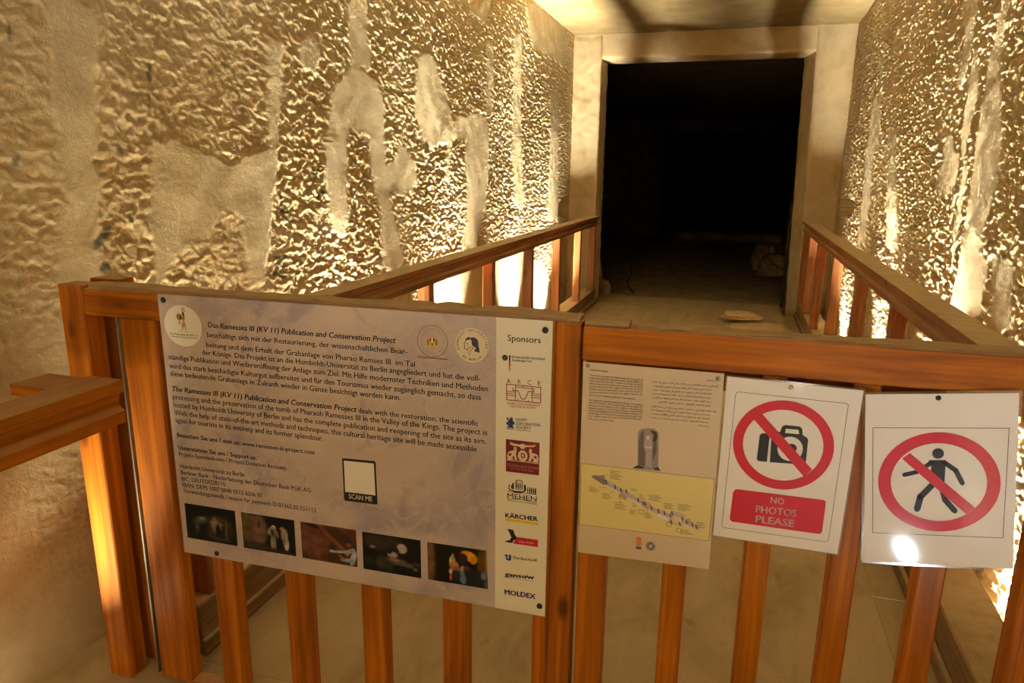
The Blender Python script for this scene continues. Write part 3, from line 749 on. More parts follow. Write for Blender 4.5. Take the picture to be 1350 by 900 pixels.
 ('P','boat_emblem',[(1.0988,0.4462),(1.1,0.446),(1.101,0.4573),(1.1006,0.4689),(1.0989,0.4692),(1.0981,0.4578)],'ink',1),
 ('P','boat_emblem',[(1.1022,0.4441),(1.1034,0.444),(1.1045,0.4569),(1.1041,0.47),(1.1024,0.4702),(1.1016,0.4573)],'ink',1),
 ('P','boat_emblem',[(1.1064,0.4482),(1.1075,0.448),(1.1085,0.4589),(1.1081,0.47),(1.1064,0.4702),(1.1057,0.4593)],'ink',1),
 ('P','boat_emblem',[(1.1103,0.4439),(1.1109,0.4439),(1.112,0.457),(1.1116,0.4704),(1.1105,0.4706),(1.1097,0.4573)],'ink',1),
 ('P','boat_emblem',[(1.1138,0.4441),(1.1144,0.444),(1.1155,0.4568),(1.1151,0.4699),(1.1139,0.4701),(1.1131,0.4572)],'ink',1),
 ('P','boat_emblem',[(1.1173,0.4466),(1.1179,0.4466),(1.1189,0.4579),(1.1186,0.4694),(1.1174,0.4696),(1.1166,0.4582)],'ink',1),
 ('P','boat_emblem',[(1.1226,0.4526),(1.1272,0.452),(1.1282,0.4607),(1.1278,0.4696),(1.1226,0.4704),(1.1219,0.4616)],'ink',1),
 ('P','boat_emblem',[(1.1319,0.4592),(1.1336,0.459),(1.1346,0.4668),(1.1342,0.4748),(1.1319,0.4752),(1.1312,0.4673)],'ink',1),
 ('P','boat_emblem',[(1.1371,0.4579),(1.1393,0.4576),(1.1404,0.4664),(1.14,0.4755),(1.1371,0.4759),(1.1364,0.467)],'ink',1),
 ('P','boat_emblem',[(1.1422,0.4584),(1.1445,0.4581),(1.1455,0.4668),(1.1452,0.4757),(1.1423,0.4761),(1.1415,0.4673)],'ink',1),
 ('P','boat_emblem',[(1.1474,0.4586),(1.1497,0.4582),(1.1507,0.4668),(1.1503,0.4756),(1.1475,0.476),(1.1467,0.4674)],'ink',1),
 ('P','boat_emblem',[(1.1525,0.4587),(1.1554,0.4583),(1.1564,0.4667),(1.156,0.4753),(1.1526,0.4758),(1.1519,0.4674)],'ink',1),
 ('L','boat_emblem',[(1.098,0.4524),(1.1008,0.4443),(1.108,0.4412),(1.1158,0.442),(1.1191,0.4494)],0.0021,'ink',2,False),
 ('P','boat_emblem',[(1.0763,0.4641),(1.0867,0.4725),(1.0998,0.4737),(1.1157,0.4726),(1.1249,0.4694),(1.1294,0.4648),(1.125,0.4737),(1.1115,0.4781),(1.0955,0.478),(1.0814,0.4738)],'ink',1),
 ('L','boat_emblem',[(1.0765,0.4776),(1.0926,0.4793),(1.1302,0.4769),(1.1578,0.4763)],0.0016,'ink',2,False),
 ('T', 'boat_emblem', 'MEHEN', 1.0765, 0.4975, 1.1582, 0.4965, 0.0149, 'ink', 'r'),
 ('L','boat_emblem',[(1.0765,0.5),(1.1161,0.4966),(1.1583,0.4996)],0.0015,'ink',2,False),
 ('T', 'boat_emblem', 'Studiecentrum voor het oude Egypte', 1.0766, 0.5056, 1.1595, 0.5049, 0.004, 'ink', 'b'),
 ('T', 'cleaning_maker_logo', 'KÄRCHER', 1.0712, 0.5559, 1.1629, 0.5534, 0.0127, 'ink', 'B'),
 ('P','cleaning_maker_logo',[(1.0719,0.559),(1.1636,0.5576),(1.1632,0.5652),(1.072,0.5666)],'yellow',1),
 ('P','trade_logo',[(1.0776,0.5892),(1.0942,0.5903),(1.0988,0.6032),(1.1057,0.6116),(1.1029,0.6185),(1.0961,0.6212),(1.0917,0.63),(1.0828,0.6305),(1.0721,0.6304),(1.0732,0.6267),(1.0851,0.6224),(1.0891,0.6128),(1.083,0.5994)],'ink',1),
 ('P','trade_logo',[(1.108,0.6096),(1.1642,0.6091),(1.1647,0.6306),(1.093,0.6314)],'red',1),
 ('T', 'trade_logo', 'epesa', 1.1106, 0.6251, 1.1529, 0.6237, 0.0077, 'pink', 'r'),
 ('P','cement_logo',[(1.0701,0.6702),(1.0767,0.6674),(1.0791,0.668),(1.0793,0.6806),(1.0823,0.6807),(1.0821,0.6678),(1.0893,0.6671),(1.0895,0.682),(1.0871,0.6854),(1.0781,0.6857),(1.0745,0.6831),(1.0744,0.6733),(1.0708,0.6733)],'blue',1),
 ('T', 'cement_logo', 'Dyckerhoff', 1.0954, 0.6774, 1.1634, 0.6756, 0.0084, 'ink', 'b'),
 ('T', 'machine_maker_logo', 'gansow', 1.0714, 0.7351, 1.1572, 0.7305, 0.0126, 'ink', 'B'),
 ('L','machine_maker_logo',[(1.1276,0.7305),(1.1334,0.7262),(1.1363,0.7207)],0.0027,'green',3,False),
 ('L','machine_maker_logo',[(1.0866,0.7382),(1.1196,0.737)],0.001,'grey',2,False),
 ('L','machine_maker_logo',[(1.1232,0.7376),(1.1565,0.7362)],0.001,'grey',2,False),
 ('T', 'mask_maker_logo', 'MOLDEX', 1.0715, 0.792, 1.1618, 0.7908, 0.0154, 'blueviolet', 'B'),
 ('E','round_project_emblem',0.0796,0.0906,0.0651,0.0621,'white',1,0),
 ('P','round_project_emblem',[(0.0762,0.0359),(0.084,0.0345),(0.0917,0.0353),(0.09,0.0412),(0.0934,0.0472),(0.0869,0.0497),(0.0776,0.05),(0.0795,0.0428)],'paleblue',2),
 ('P','round_project_emblem',[(0.0807,0.0501),(0.0864,0.0491),(0.0882,0.0546),(0.0882,0.0617),(0.0832,0.0621),(0.0794,0.0561)],'skin',3),
 ('P','round_project_emblem',[(0.0595,0.0618),(0.0658,0.0534),(0.0759,0.0558),(0.0813,0.0622),(0.0809,0.0711),(0.0727,0.0735),(0.0625,0.072)],'ochre',2),
 ('P','round_project_emblem',[(0.0694,0.063),(0.0764,0.0598),(0.08,0.065),(0.0761,0.0711),(0.0699,0.071)],'olive',3),
 ('P','round_project_emblem',[(0.0645,0.0722),(0.0727,0.0738),(0.0745,0.0862),(0.0631,0.0877),(0.0661,0.0802)],'palepink',2),
 ('P','round_project_emblem',[(0.0834,0.0603),(0.0895,0.0617),(0.0871,0.0743),(0.0807,0.0765),(0.0797,0.0703)],'ochre',2),
 ('P','round_project_emblem',[(0.0789,0.0775),(0.0866,0.0752),(0.0905,0.0919),(0.0827,0.0943),(0.0746,0.0927)],'skinpale',2),
 ('P','round_project_emblem',[(0.0758,0.0926),(0.0803,0.0937),(0.0789,0.1017),(0.0702,0.103),(0.0754,0.0998)],'skinpale',2),
 ('P','round_project_emblem',[(0.0858,0.093),(0.0905,0.0919),(0.0906,0.1013),(0.085,0.1017),(0.0876,0.0984)],'skinpale',2),
 ('L','round_project_emblem',[(0.0645,0.1072),(0.0958,0.1068)],0.0009,'ochre',2,False),
 ('T', 'round_project_emblem', 'The Ramesses III (KV 11)', 0.0298, 0.1193, 0.1294, 0.1197, 0.0059, 'grey', 'r'),
 ('T', 'round_project_emblem', 'Publication and Conservation Project', 0.0323, 0.1264, 0.1278, 0.127, 0.0037, 'grey', 'b'),
 ('E','round_eagle_emblem',0.865,0.077,0.0432,0.0443,'gold',1,0.955),
 ('L','round_eagle_emblem',[(0.8219,0.123),(0.9081,0.1231)],0.0034,'gold',2,False),
 ('P','round_eagle_emblem',[(0.8493,0.0648),(0.8571,0.0667),(0.8632,0.0654),(0.8642,0.0578),(0.8663,0.0568),(0.8676,0.0651),(0.8737,0.0655),(0.8801,0.0634),(0.8794,0.0895),(0.8733,0.0883),(0.8762,0.0957),(0.8523,0.0967),(0.855,0.0897),(0.8494,0.0901)],'goldlight',1),
 ('P','round_eagle_emblem',[(0.8575,0.0689),(0.8623,0.0689),(0.8622,0.079),(0.8573,0.076)],'flagred',2),
 ('P','round_eagle_emblem',[(0.8623,0.0689),(0.8668,0.0689),(0.8667,0.0795),(0.8622,0.0798)],'white',2),
 ('P','round_eagle_emblem',[(0.8668,0.0689),(0.8714,0.0689),(0.8709,0.0753),(0.8667,0.0786)],'ink',2),
 ('P','round_eagle_emblem',[(0.8504,0.0714),(0.8556,0.0727),(0.8554,0.0879),(0.8505,0.0875)],'goldmid',2),
 ('P','round_eagle_emblem',[(0.8736,0.0714),(0.8786,0.0702),(0.8784,0.087),(0.8737,0.0857)],'goldmid',2),
 ('P','round_eagle_emblem',[(0.8621,0.0824),(0.867,0.0823),(0.8658,0.0888),(0.8627,0.0891)],'goldmid',2),
 ('L','round_eagle_emblem',[(0.8982,0.0743),(0.898,0.0776),(0.8975,0.081),(0.8969,0.0837)],0.0015,'golddim',1,False),
 ('L','round_eagle_emblem',[(0.8956,0.0873),(0.8942,0.0905),(0.8924,0.0935),(0.8908,0.0958)],0.0015,'golddim',1,False),
 ('L','round_eagle_emblem',[(0.8883,0.0988),(0.8859,0.1013),(0.8832,0.1035),(0.8809,0.1051)],0.0016,'golddim',1,False),
 ('L','round_eagle_emblem',[(0.8775,0.107),(0.8744,0.1084),(0.8712,0.1095),(0.8686,0.1101)],0.0016,'golddim',1,False),
 ('L','round_eagle_emblem',[(0.8648,0.1106),(0.8615,0.1107),(0.8582,0.1105),(0.8556,0.11)],0.0016,'golddim',1,False),
 ('L','round_eagle_emblem',[(0.8521,0.1091),(0.8491,0.1078),(0.8463,0.1063),(0.8442,0.1049)],0.0015,'golddim',1,False),
 ('L','round_eagle_emblem',[(0.8414,0.1025),(0.8392,0.1002),(0.8373,0.0976),(0.836,0.0954)],0.0016,'golddim',1,False),
 ('L','round_eagle_emblem',[(0.8344,0.092),(0.8333,0.0889),(0.8326,0.0857),(0.8322,0.083)],0.0016,'golddim',1,False),
 ('L','round_eagle_emblem',[(0.8321,0.0792),(0.8323,0.0758),(0.8329,0.0724),(0.8336,0.0697)],0.0015,'golddim',1,False),
 ('L','round_eagle_emblem',[(0.8349,0.0661),(0.8364,0.0629),(0.8381,0.0599),(0.8398,0.0576)],0.0015,'golddim',1,False),
 ('L','round_eagle_emblem',[(0.8423,0.0546),(0.8448,0.0522),(0.8475,0.05),(0.8498,0.0484)],0.0015,'golddim',1,False),
 ('L','round_eagle_emblem',[(0.8532,0.0466),(0.8563,0.0452),(0.8595,0.0442),(0.8621,0.0436)],0.0015,'golddim',1,False),
 ('L','round_eagle_emblem',[(0.8658,0.0431),(0.8691,0.0431),(0.8724,0.0433),(0.8749,0.0438)],0.0015,'golddim',1,False),
 ('L','round_eagle_emblem',[(0.8784,0.0448),(0.8813,0.046),(0.8841,0.0475),(0.8862,0.049)],0.0015,'golddim',1,False),
 ('L','round_eagle_emblem',[(0.8889,0.0513),(0.8911,0.0536),(0.893,0.0562),(0.8943,0.0583)],0.0015,'golddim',1,False),
 ('L','round_eagle_emblem',[(0.8959,0.0616),(0.8969,0.0647),(0.8977,0.0679),(0.8981,0.0705)],0.0015,'golddim',1,False),
 ('E','round_university_seal',0.975,0.0795,0.0457,0.047,'cream2',1,0),
 ('P','round_university_seal',[(0.9574,0.066),(0.9608,0.06),(0.9659,0.0576),(0.9701,0.0596),(0.9768,0.0575),(0.9852,0.0585),(0.991,0.0635),(0.9932,0.0725),(0.9936,0.0807),(0.9956,0.0872),(0.9961,0.0954),(0.9936,0.099),(0.9902,0.0959),(0.9827,0.0957),(0.9818,0.0916),(0.9869,0.0862),(0.9835,0.0835),(0.9768,0.0803),(0.9743,0.0755),(0.9751,0.0689),(0.9709,0.065),(0.9642,0.0655),(0.9583,0.0685)],'seal',2),
 ('P','round_university_seal',[(0.9701,0.0626),(0.9734,0.0648),(0.9726,0.0707),(0.9684,0.0694)],'cream2',3),
 ('L','round_university_seal',[(0.9583,0.0688),(0.9535,0.078),(0.9559,0.0819),(0.9545,0.0854),(0.9565,0.0906),(0.9624,0.0911),(0.9684,0.086),(0.9743,0.083)],0.0018,'seal',2,False),
 ('L','round_university_seal',[(0.9591,0.0742),(0.9642,0.075)],0.0015,'seal',2,False),
 ('L','round_university_seal',[(0.9647,0.0746),(0.963,0.0797),(0.9658,0.0812)],0.0015,'seal',2,False),
 ('L','round_university_seal',[(0.9624,0.0914),(0.9653,0.1012)],0.0014,'seal',2,False),
 ('L','round_university_seal',[(0.9785,0.0844),(0.9709,0.0958),(0.968,0.1069)],0.0013,'seal',2,False),
 ('L','round_university_seal',[(0.981,0.085),(0.9768,0.0886)],0.0012,'seal',2,False),
 ('A','round_university_seal','HUMBOLDT·UNIVERSITÄT·',0.9754,0.0791,0.0371,-205,22,0.0057,'seal'),
 ('A','round_university_seal','ZU BERLIN',0.9754,0.0791,0.0413,131,48,0.0057,'seal'),
 ('P','scan_frame',[(0.5816,0.448),(0.5851,0.4439),(0.6837,0.4405),(0.6873,0.4442),(0.689,0.5696),(0.6862,0.5743),(0.585,0.5766),(0.5819,0.5727)],'ink',1),
 ('P','scan_frame',[(0.5869,0.451),(0.6814,0.448),(0.683,0.5461),(0.5869,0.5483)],'white',2),
 ('T', 'scan_frame', 'SCAN ME', 0.5979, 0.5676, 0.6727, 0.5667, 0.0152, 'white', 'b'),
 ('H',[(0.0196,0.6658),(0.2041,0.6658),(0.2031,0.7865),(0.0183,0.7867)],[(10,12,8),(12,14,9)],[(0.3,0.42,0.16,0.1,-0.3,0.7,(70,80,60)),(0.33,0.36,0.06,0.04,0,0.5,(110,125,105)),(0.68,0.6,0.24,0.34,0.05,0.35,(78,62,40)),(0.7,0.66,0.19,0.26,0.05,0.3,(28,26,18)),(0.58,0.5,0.07,0.22,0,0.5,(130,110,80)),(0.62,0.45,0.12,0.05,0.1,0.5,(150,125,80)),(0.66,0.55,0.05,0.1,0,0.5,(110,105,85)),(0.8,0.62,0.03,0.28,0.05,0.4,(85,66,38)),(0.64,0.68,0.05,0.2,0,0.3,(14,14,12)),(0.22,0.62,0.05,0.16,0,0.6,(70,66,48)),(0.62,0.87,0.26,0.03,0.1,0.5,(70,56,32))]),
 ('H',[(0.2253,0.6665),(0.4109,0.666),(0.4101,0.7868),(0.2258,0.7874)],[(18,17,11),(16,15,10)],[(0.24,0.42,0.24,0.42,0,0.25,(96,72,54)),(0.08,0.35,0.1,0.5,0,0.5,(86,70,40)),(0.35,0.4,0.1,0.4,0,0.5,(112,86,66)),(0.24,0.88,0.26,0.1,0.05,0.5,(60,46,34)),(0.33,0.25,0.02,0.12,0,0.4,(60,42,34)),(0.6,0.3,0.045,0.07,0,0.2,(190,176,150)),(0.57,0.42,0.07,0.14,0,0.25,(128,122,108)),(0.575,0.45,0.03,0.1,0,0.25,(40,42,44)),(0.56,0.72,0.03,0.2,0.05,0.25,(140,132,116)),(0.61,0.72,0.028,0.2,0,0.25,(132,124,108)),(0.51,0.42,0.02,0.09,0.2,0.3,(140,132,116)),(0.66,0.46,0.02,0.12,-0.2,0.3,(130,122,106)),(0.765,0.3,0.042,0.06,0,0.2,(200,120,30)),(0.8,0.44,0.065,0.16,0,0.25,(150,142,128)),(0.79,0.55,0.05,0.05,0,0.25,(170,150,130)),(0.83,0.7,0.05,0.2,0,0.25,(170,162,146)),(0.79,0.62,0.03,0.14,0,0.3,(120,112,100)),(0.75,0.95,0.25,0.06,0.05,0.5,(48,36,26))]),
 ('H',[(0.4316,0.6666),(0.6163,0.6663),(0.6164,0.7876),(0.4316,0.7876)],[(88,52,38),(74,44,32)],[(0.25,0.55,0.35,0.35,0.3,0.6,(108,66,48)),(0.55,0.3,0.5,0.06,0.75,0.5,(132,78,52)),(0.75,0.28,0.35,0.14,0.5,0.6,(62,38,28)),(0.2,0.05,0.12,0.06,0.2,0.5,(40,26,20)),(0.68,0.8,0.25,0.14,0,0.6,(64,42,26)),(0.55,0.72,0.06,0.25,0,0.5,(60,38,30)),(0.88,0.6,0.1,0.06,-0.5,0.2,(150,160,178)),(0.7,0.66,0.2,0.035,-0.12,0.2,(160,172,188)),(0.55,0.665,0.04,0.03,0.1,0.2,(160,190,200)),(0.93,0.78,0.05,0.22,0.3,0.2,(160,170,190)),(0.82,0.86,0.12,0.05,-0.1,0.25,(140,152,172)),(0.86,0.44,0.05,0.05,0,0.3,(130,76,50)),(0.82,0.7,0.04,0.04,0,0.3,(170,110,80)),(0.72,0.8,0.07,0.03,0.5,0.3,(150,96,70))]),
 ('H',[(0.6358,0.6677),(0.8203,0.6663),(0.8203,0.7881),(0.6358,0.789)],[(18,15,12),(14,13,10)],[(0.25,0.22,0.28,0.18,0.1,0.6,(62,48,42)),(0.17,0.36,0.05,0.04,0,0.3,(130,120,140)),(0.5,0.14,0.2,0.1,0,0.6,(50,40,34)),(0.68,0.3,0.09,0.13,0.1,0.2,(178,168,152)),(0.6,0.36,0.025,0.12,-0.4,0.25,(40,34,30)),(0.52,0.5,0.09,0.09,0,0.25,(158,150,138)),(0.47,0.42,0.04,0.06,0,0.3,(20,20,20)),(0.6,0.66,0.22,0.09,0.15,0.25,(96,80,66)),(0.55,0.62,0.09,0.04,0.1,0.3,(140,120,100)),(0.78,0.72,0.1,0.06,0.1,0.3,(88,76,70)),(0.32,0.74,0.1,0.18,0,0.4,(52,48,34)),(0.45,0.82,0.09,0.14,0,0.5,(44,46,30)),(0.1,0.75,0.1,0.12,0,0.6,(36,34,20)),(0.92,0.66,0.08,0.05,0.1,0.4,(60,52,44)),(0.9,0.8,0.04,0.05,0,0.4,(96,96,52))]),
 ('H',[(0.8404,0.6679),(1.0188,0.6658),(1.0228,0.7858),(0.8413,0.7873)],[(16,14,10),(12,11,9)],[(0.04,0.45,0.09,0.7,0,0.5,(110,80,46)),(0.93,0.4,0.1,0.5,0,0.3,(92,64,24)),(0.99,0.3,0.02,0.4,0,0.3,(150,120,30)),(0.7,0.22,0.14,0.13,0.25,0.15,(220,150,20)),(0.78,0.32,0.05,0.1,0.6,0.2,(200,130,15)),(0.6,0.3,0.08,0.14,0,0.25,(40,28,22)),(0.42,0.42,0.05,0.16,0,0.25,(205,200,130)),(0.43,0.3,0.025,0.1,0,0.25,(150,140,100)),(0.45,0.52,0.08,0.13,0.1,0.25,(180,120,80)),(0.5,0.6,0.05,0.08,0.4,0.25,(150,96,60)),(0.6,0.58,0.05,0.09,0,0.25,(190,170,140)),(0.66,0.58,0.06,0.1,0,0.3,(90,56,40)),(0.39,0.68,0.03,0.07,0,0.25,(190,190,120)),(0.39,0.84,0.02,0.09,0,0.2,(230,80,40)),(0.76,0.8,0.18,0.26,0.2,0.2,(30,30,34)),(0.58,0.8,0.06,0.18,-0.2,0.25,(96,110,130)),(0.48,0.78,0.07,0.14,0.3,0.3,(30,34,44)),(0.94,0.66,0.05,0.12,0.3,0.25,(96,110,130)),(0.97,0.9,0.03,0.1,0,0.3,(70,84,100))]),
 ('B',0.0194,0.0172),
 ('B',1.1705,0.0246),
 ('B',1.1733,0.8106),
 ('B',0.1229,0.8251),
]
SHEET_MAP = dict(corners=[(-0.3309, 1.29), (0.0088, 1.2897), (0.012, 0.7707), (-0.3251, 0.762)], b=-0.003, w=0.3384, h=0.5235)
PRINT_MAP = [
 ('T', 'english_text', 'The burial chamber', 0.0175, 0.0208, 0.0639, 0.0211, 0.0043, 'ink', 'b'),
 ('T', 'english_text', 'The burial chamber of King Ramses III, it contains 8', 0.0179, 0.0344, 0.1496, 0.0356, 0.0041, 'inksoft', 'r'),
 ('T', 'english_text', 'pillars showing the king giving offering for different', 0.0178, 0.0417, 0.1497, 0.0417, 0.0041, 'inksoft', 'r'),
 ('T', 'english_text', 'gods. The burial chamber contains four side chambers', 0.0177, 0.0491, 0.1497, 0.0478, 0.0041, 'inksoft', 'r'),
 ('T', 'english_text', 'whose walls are decorated with scenes from the Book', 0.0177, 0.0564, 0.1497, 0.0539, 0.0042, 'inksoft', 'r'),
 ('T', 'english_text', 'of the Holy Cow. The walls of the burial chamber', 0.0176, 0.0638, 0.1497, 0.06, 0.0042, 'inksoft', 'r'),
 ('T', 'english_text', 'between are decorated with scenes from the Book of', 0.0175, 0.0712, 0.1497, 0.0662, 0.0042, 'inksoft', 'r'),
 ('T', 'english_text', 'Gates and the Book of Earth. For safety reasons, the', 0.0174, 0.0787, 0.1497, 0.0723, 0.0041, 'inksoft', 'r'),
 ('T', 'english_text', 'work do not complete inside the burial chamber.', 0.0174, 0.0861, 0.1342, 0.0858, 0.0041, 'inksoft', 'r'),
 ('T', 'english_text', "You might be wondering about the King's sarcophagus", 0.0167, 0.0992, 0.1508, 0.0995, 0.0041, 'inksoft', 'r'),
 ('T', 'english_text', 'and the mummy. The red granite sarcophagus of', 0.0168, 0.1062, 0.1509, 0.1057, 0.0042, 'inksoft', 'r'),
 ('T', 'english_text', 'Ramesses III was placed in the middle of the funerary', 0.0168, 0.1133, 0.151, 0.1119, 0.0042, 'inksoft', 'r'),
 ('T', 'english_text', 'chamber, now it is in the Louvre Museum while the lid', 0.0169, 0.1204, 0.151, 0.1181, 0.0042, 'inksoft', 'r'),
 ('T', 'english_text', 'of the sarcophagus is now in Fitzwilliam Museum in', 0.017, 0.1275, 0.1511, 0.1243, 0.0042, 'inksoft', 'r'),
 ('T', 'english_text', 'Cambridge. The mummy of the King was found in the', 0.0171, 0.1346, 0.1512, 0.1306, 0.0042, 'inksoft', 'r'),
 ('T', 'english_text', 'Deir el-Bahri cache, and now it is in the Cairo Museum,', 0.0172, 0.1418, 0.1512, 0.1368, 0.0042, 'inksoft', 'r'),
 ('T', 'english_text', 'where you can visit it there.', 0.0173, 0.1489, 0.083, 0.1485, 0.0043, 'inksoft', 'r'),
 ('T', 'arabic_text', 'حجرة الدفن', 0.2992, 0.0215, 0.3206, 0.0214, 0.0034, 'ink', 'ar'),
 ('T', 'arabic_text', 'حجرة الدفن الخاصة بالملك رمسيس الثالث والتي كانت تحتوي على ثمانية', 0.1721, 0.0374, 0.3269, 0.0349, 0.0038, 'inksoft', 'ar'),
 ('T', 'arabic_text', 'أعمدة مصور عليها مناظر للملك وهو يقدم القرابين للمعبودات', 0.173, 0.0479, 0.3116, 0.0451, 0.0039, 'inksoft', 'ar'),
 ('T', 'arabic_text', 'المختلفة كما كانت تحتوي حجرة الدفن على أربع حجرات جانبية', 0.1728, 0.0577, 0.3116, 0.0551, 0.0038, 'inksoft', 'ar'),
 ('T', 'arabic_text', 'مزينة جدرانها بكتابة مناظر من كتاب البقرة السماوية أما جدران', 0.1729, 0.0674, 0.3119, 0.0652, 0.0038, 'inksoft', 'ar'),
 ('T', 'arabic_text', 'حجرة الدفن فكانت مزينة بمناظر من كتابي البوابات و الأرض', 0.1756, 0.0769, 0.3116, 0.0755, 0.0038, 'inksoft', 'ar'),
 ('T', 'arabic_text', 'ولم يكتمل العمل داخل حجرة الدفن', 0.189, 0.0873, 0.3126, 0.0854, 0.0039, 'inksoft', 'ar'),
 ('T', 'arabic_text', 'تابوت الملك المصنوع من الجرانيت الأحمر يوجد حاليا في متحف اللوفر', 0.1731, 0.1006, 0.3279, 0.0988, 0.0039, 'inksoft', 'ar'),
 ('T', 'arabic_text', 'بفرنسا بينما يوجد غطاء التابوت في متحف فيتزويليام أما', 0.1732, 0.1095, 0.3129, 0.1091, 0.0039, 'inksoft', 'ar'),
 ('T', 'arabic_text', 'المومياء فقد عثر عليها بخبيئة الدير البحري بالأقصر وموجودة', 0.1729, 0.1193, 0.3128, 0.1188, 0.004, 'inksoft', 'ar'),
 ('T', 'arabic_text', 'حاليا بقاعة المومياوات بالمتحف المصري بالتحرير حيث يمكنك', 0.1738, 0.1292, 0.3121, 0.1287, 0.0039, 'inksoft', 'ar'),
 ('T', 'arabic_text', 'زيارتها هناك', 0.2852, 0.1384, 0.3124, 0.1389, 0.0039, 'inksoft', 'ar'),
 ('P','statue_picture',[(0.1429,0.1714),(0.1496,0.1618),(0.168,0.1567),(0.1846,0.1581),(0.1942,0.1682),(0.1973,0.258),(0.2049,0.2676),(0.1334,0.2687),(0.146,0.258)],'st1',1),
 ('P','statue_picture',[(0.1458,0.1981),(0.15,0.1707),(0.1579,0.1632),(0.1587,0.2057),(0.1637,0.2232),(0.1646,0.2595),(0.1485,0.2577)],'st2',2),
 ('P','statue_picture',[(0.1724,0.1616),(0.1891,0.1643),(0.1915,0.1796),(0.1864,0.1936),(0.18,0.1898),(0.1821,0.1739)],'st3',2),
 ('P','statue_picture',[(0.1627,0.176),(0.173,0.1736),(0.1769,0.1857),(0.1807,0.2032),(0.1792,0.2147),(0.1824,0.262),(0.1655,0.2603),(0.1644,0.2186),(0.1587,0.2057),(0.1621,0.1895)],'st4',2),
 ('P','statue_picture',[(0.1649,0.178),(0.1715,0.1773),(0.172,0.1871),(0.1654,0.1878)],'st5',3),
 ('P','statue_picture',[(0.1612,0.2054),(0.1787,0.2057),(0.1781,0.2103),(0.1623,0.2098)],'st5',3),
 ('P','statue_picture',[(0.1815,0.1941),(0.1905,0.1909),(0.1909,0.2156),(0.183,0.2483),(0.1812,0.2122)],'st2',2),
 ('P','statue_picture',[(0.1395,0.2625),(0.1485,0.2577),(0.1627,0.262),(0.1587,0.2666),(0.1354,0.2675)],'st3',2),
 ('P','statue_picture',[(0.1858,0.2616),(0.1981,0.2579),(0.2028,0.2669),(0.1902,0.2666)],'st3',2),
 ('P','tomb_plan',[(0.0016,0.2702),(0.3347,0.2735),(0.3335,0.4435),(0.0014,0.4418)],'planyellow',1),
 ('L','tomb_plan',[(0.0016,0.2702),(0.3347,0.2735),(0.3335,0.4435),(0.0014,0.4418)],0.0009,'inksoft',2,True),
 ('P','tomb_plan',[(0.0286,0.3034),(0.0379,0.2976),(0.0707,0.3086),(0.0734,0.3215),(0.0604,0.3221)],'plangrey',2),
 ('P','tomb_plan',[(0.0358,0.3002),(0.063,0.2956),(0.0651,0.3084)],'st1',3),
 ('P','tomb_plan',[(0.064,0.3195),(0.108,0.3404),(0.113,0.3291),(0.0692,0.3082)],'planlilac',2),
 ('P','tomb_plan',[(0.0679,0.3255),(0.1075,0.3441),(0.1098,0.3389),(0.0702,0.3203)],'white',2),
 ('P','tomb_plan',[(0.1024,0.3421),(0.1365,0.3552),(0.1415,0.3419),(0.1074,0.3287)],'planlilac',2),
 ('P','tomb_plan',[(0.1006,0.3511),(0.1203,0.358),(0.1237,0.3481),(0.1041,0.3411)],'skinpale',2),
 ('P','tomb_plan',[(0.1344,0.3526),(0.1629,0.3669),(0.1676,0.3565),(0.1392,0.3422)],'planlilac',2),
 ('P','tomb_plan',[(0.1593,0.3684),(0.179,0.3776),(0.1864,0.3602),(0.1668,0.3509)],'planlilac',2),
 ('P','tomb_plan',[(0.1209,0.3505),(0.1647,0.3709),(0.1665,0.3665),(0.1228,0.3462)],'white',2),
 ('P','tomb_plan',[(0.1782,0.3749),(0.2022,0.3859),(0.2069,0.3745),(0.183,0.3635)],'planlilac',2),
 ('P','tomb_plan',[(0.1993,0.3856),(0.232,0.4003),(0.238,0.3853),(0.2054,0.3707)],'planlilac',2),
 ('P','tomb_plan',[(0.2016,0.3911),(0.2298,0.4016),(0.2323,0.3944),(0.2041,0.3839)],'white',2),
 ('P','tomb_plan',[(0.2293,0.4052),(0.2657,0.4121),(0.2722,0.3786),(0.236,0.3716)],'planlilac',2),
 ('P','tomb_plan',[(0.2402,0.4023),(0.2616,0.4051),(0.2639,0.3891),(0.2427,0.3863)],'planyellow',3),
 ('P','tomb_plan',[(0.2649,0.4009),(0.3082,0.4188),(0.312,0.4081),(0.2688,0.3903)],'planlilac',2),
 ('P','tomb_plan',[(0.0648,0.3089),(0.0677,0.3198),(0.071,0.3185),(0.0681,0.3076)],'plandark',4),
 ('P','tomb_plan',[(0.0885,0.3201),(0.0915,0.331),(0.0948,0.3296),(0.0918,0.3187)],'plandark',4),
 ('P','tomb_plan',[(0.1042,0.3266),(0.1072,0.3375),(0.1105,0.3361),(0.1075,0.3252)],'plandark',4),
 ('P','tomb_plan',[(0.118,0.3286),(0.1211,0.3395),(0.1243,0.3382),(0.1213,0.3273)],'plandark',4),
 ('P','tomb_plan',[(0.1489,0.3492),(0.152,0.3601),(0.1553,0.3587),(0.1522,0.3478)],'plandark',4),
 ('P','tomb_plan',[(0.1621,0.356),(0.1652,0.3669),(0.1684,0.3655),(0.1653,0.3546)],'plandark',4),
 ('P','tomb_plan',[(0.1673,0.3572),(0.1703,0.3681),(0.1736,0.3668),(0.1705,0.3559)],'plandark',4),
 ('P','tomb_plan',[(0.1831,0.3665),(0.1862,0.3774),(0.1894,0.3761),(0.1863,0.3651)],'plandark',4),
 ('P','tomb_plan',[(0.2013,0.3731),(0.2044,0.384),(0.2077,0.3827),(0.2045,0.3717)],'plandark',4),
 ('P','tomb_plan',[(0.2163,0.3758),(0.2195,0.3868),(0.2227,0.3854),(0.2195,0.3745)],'plandark',4),
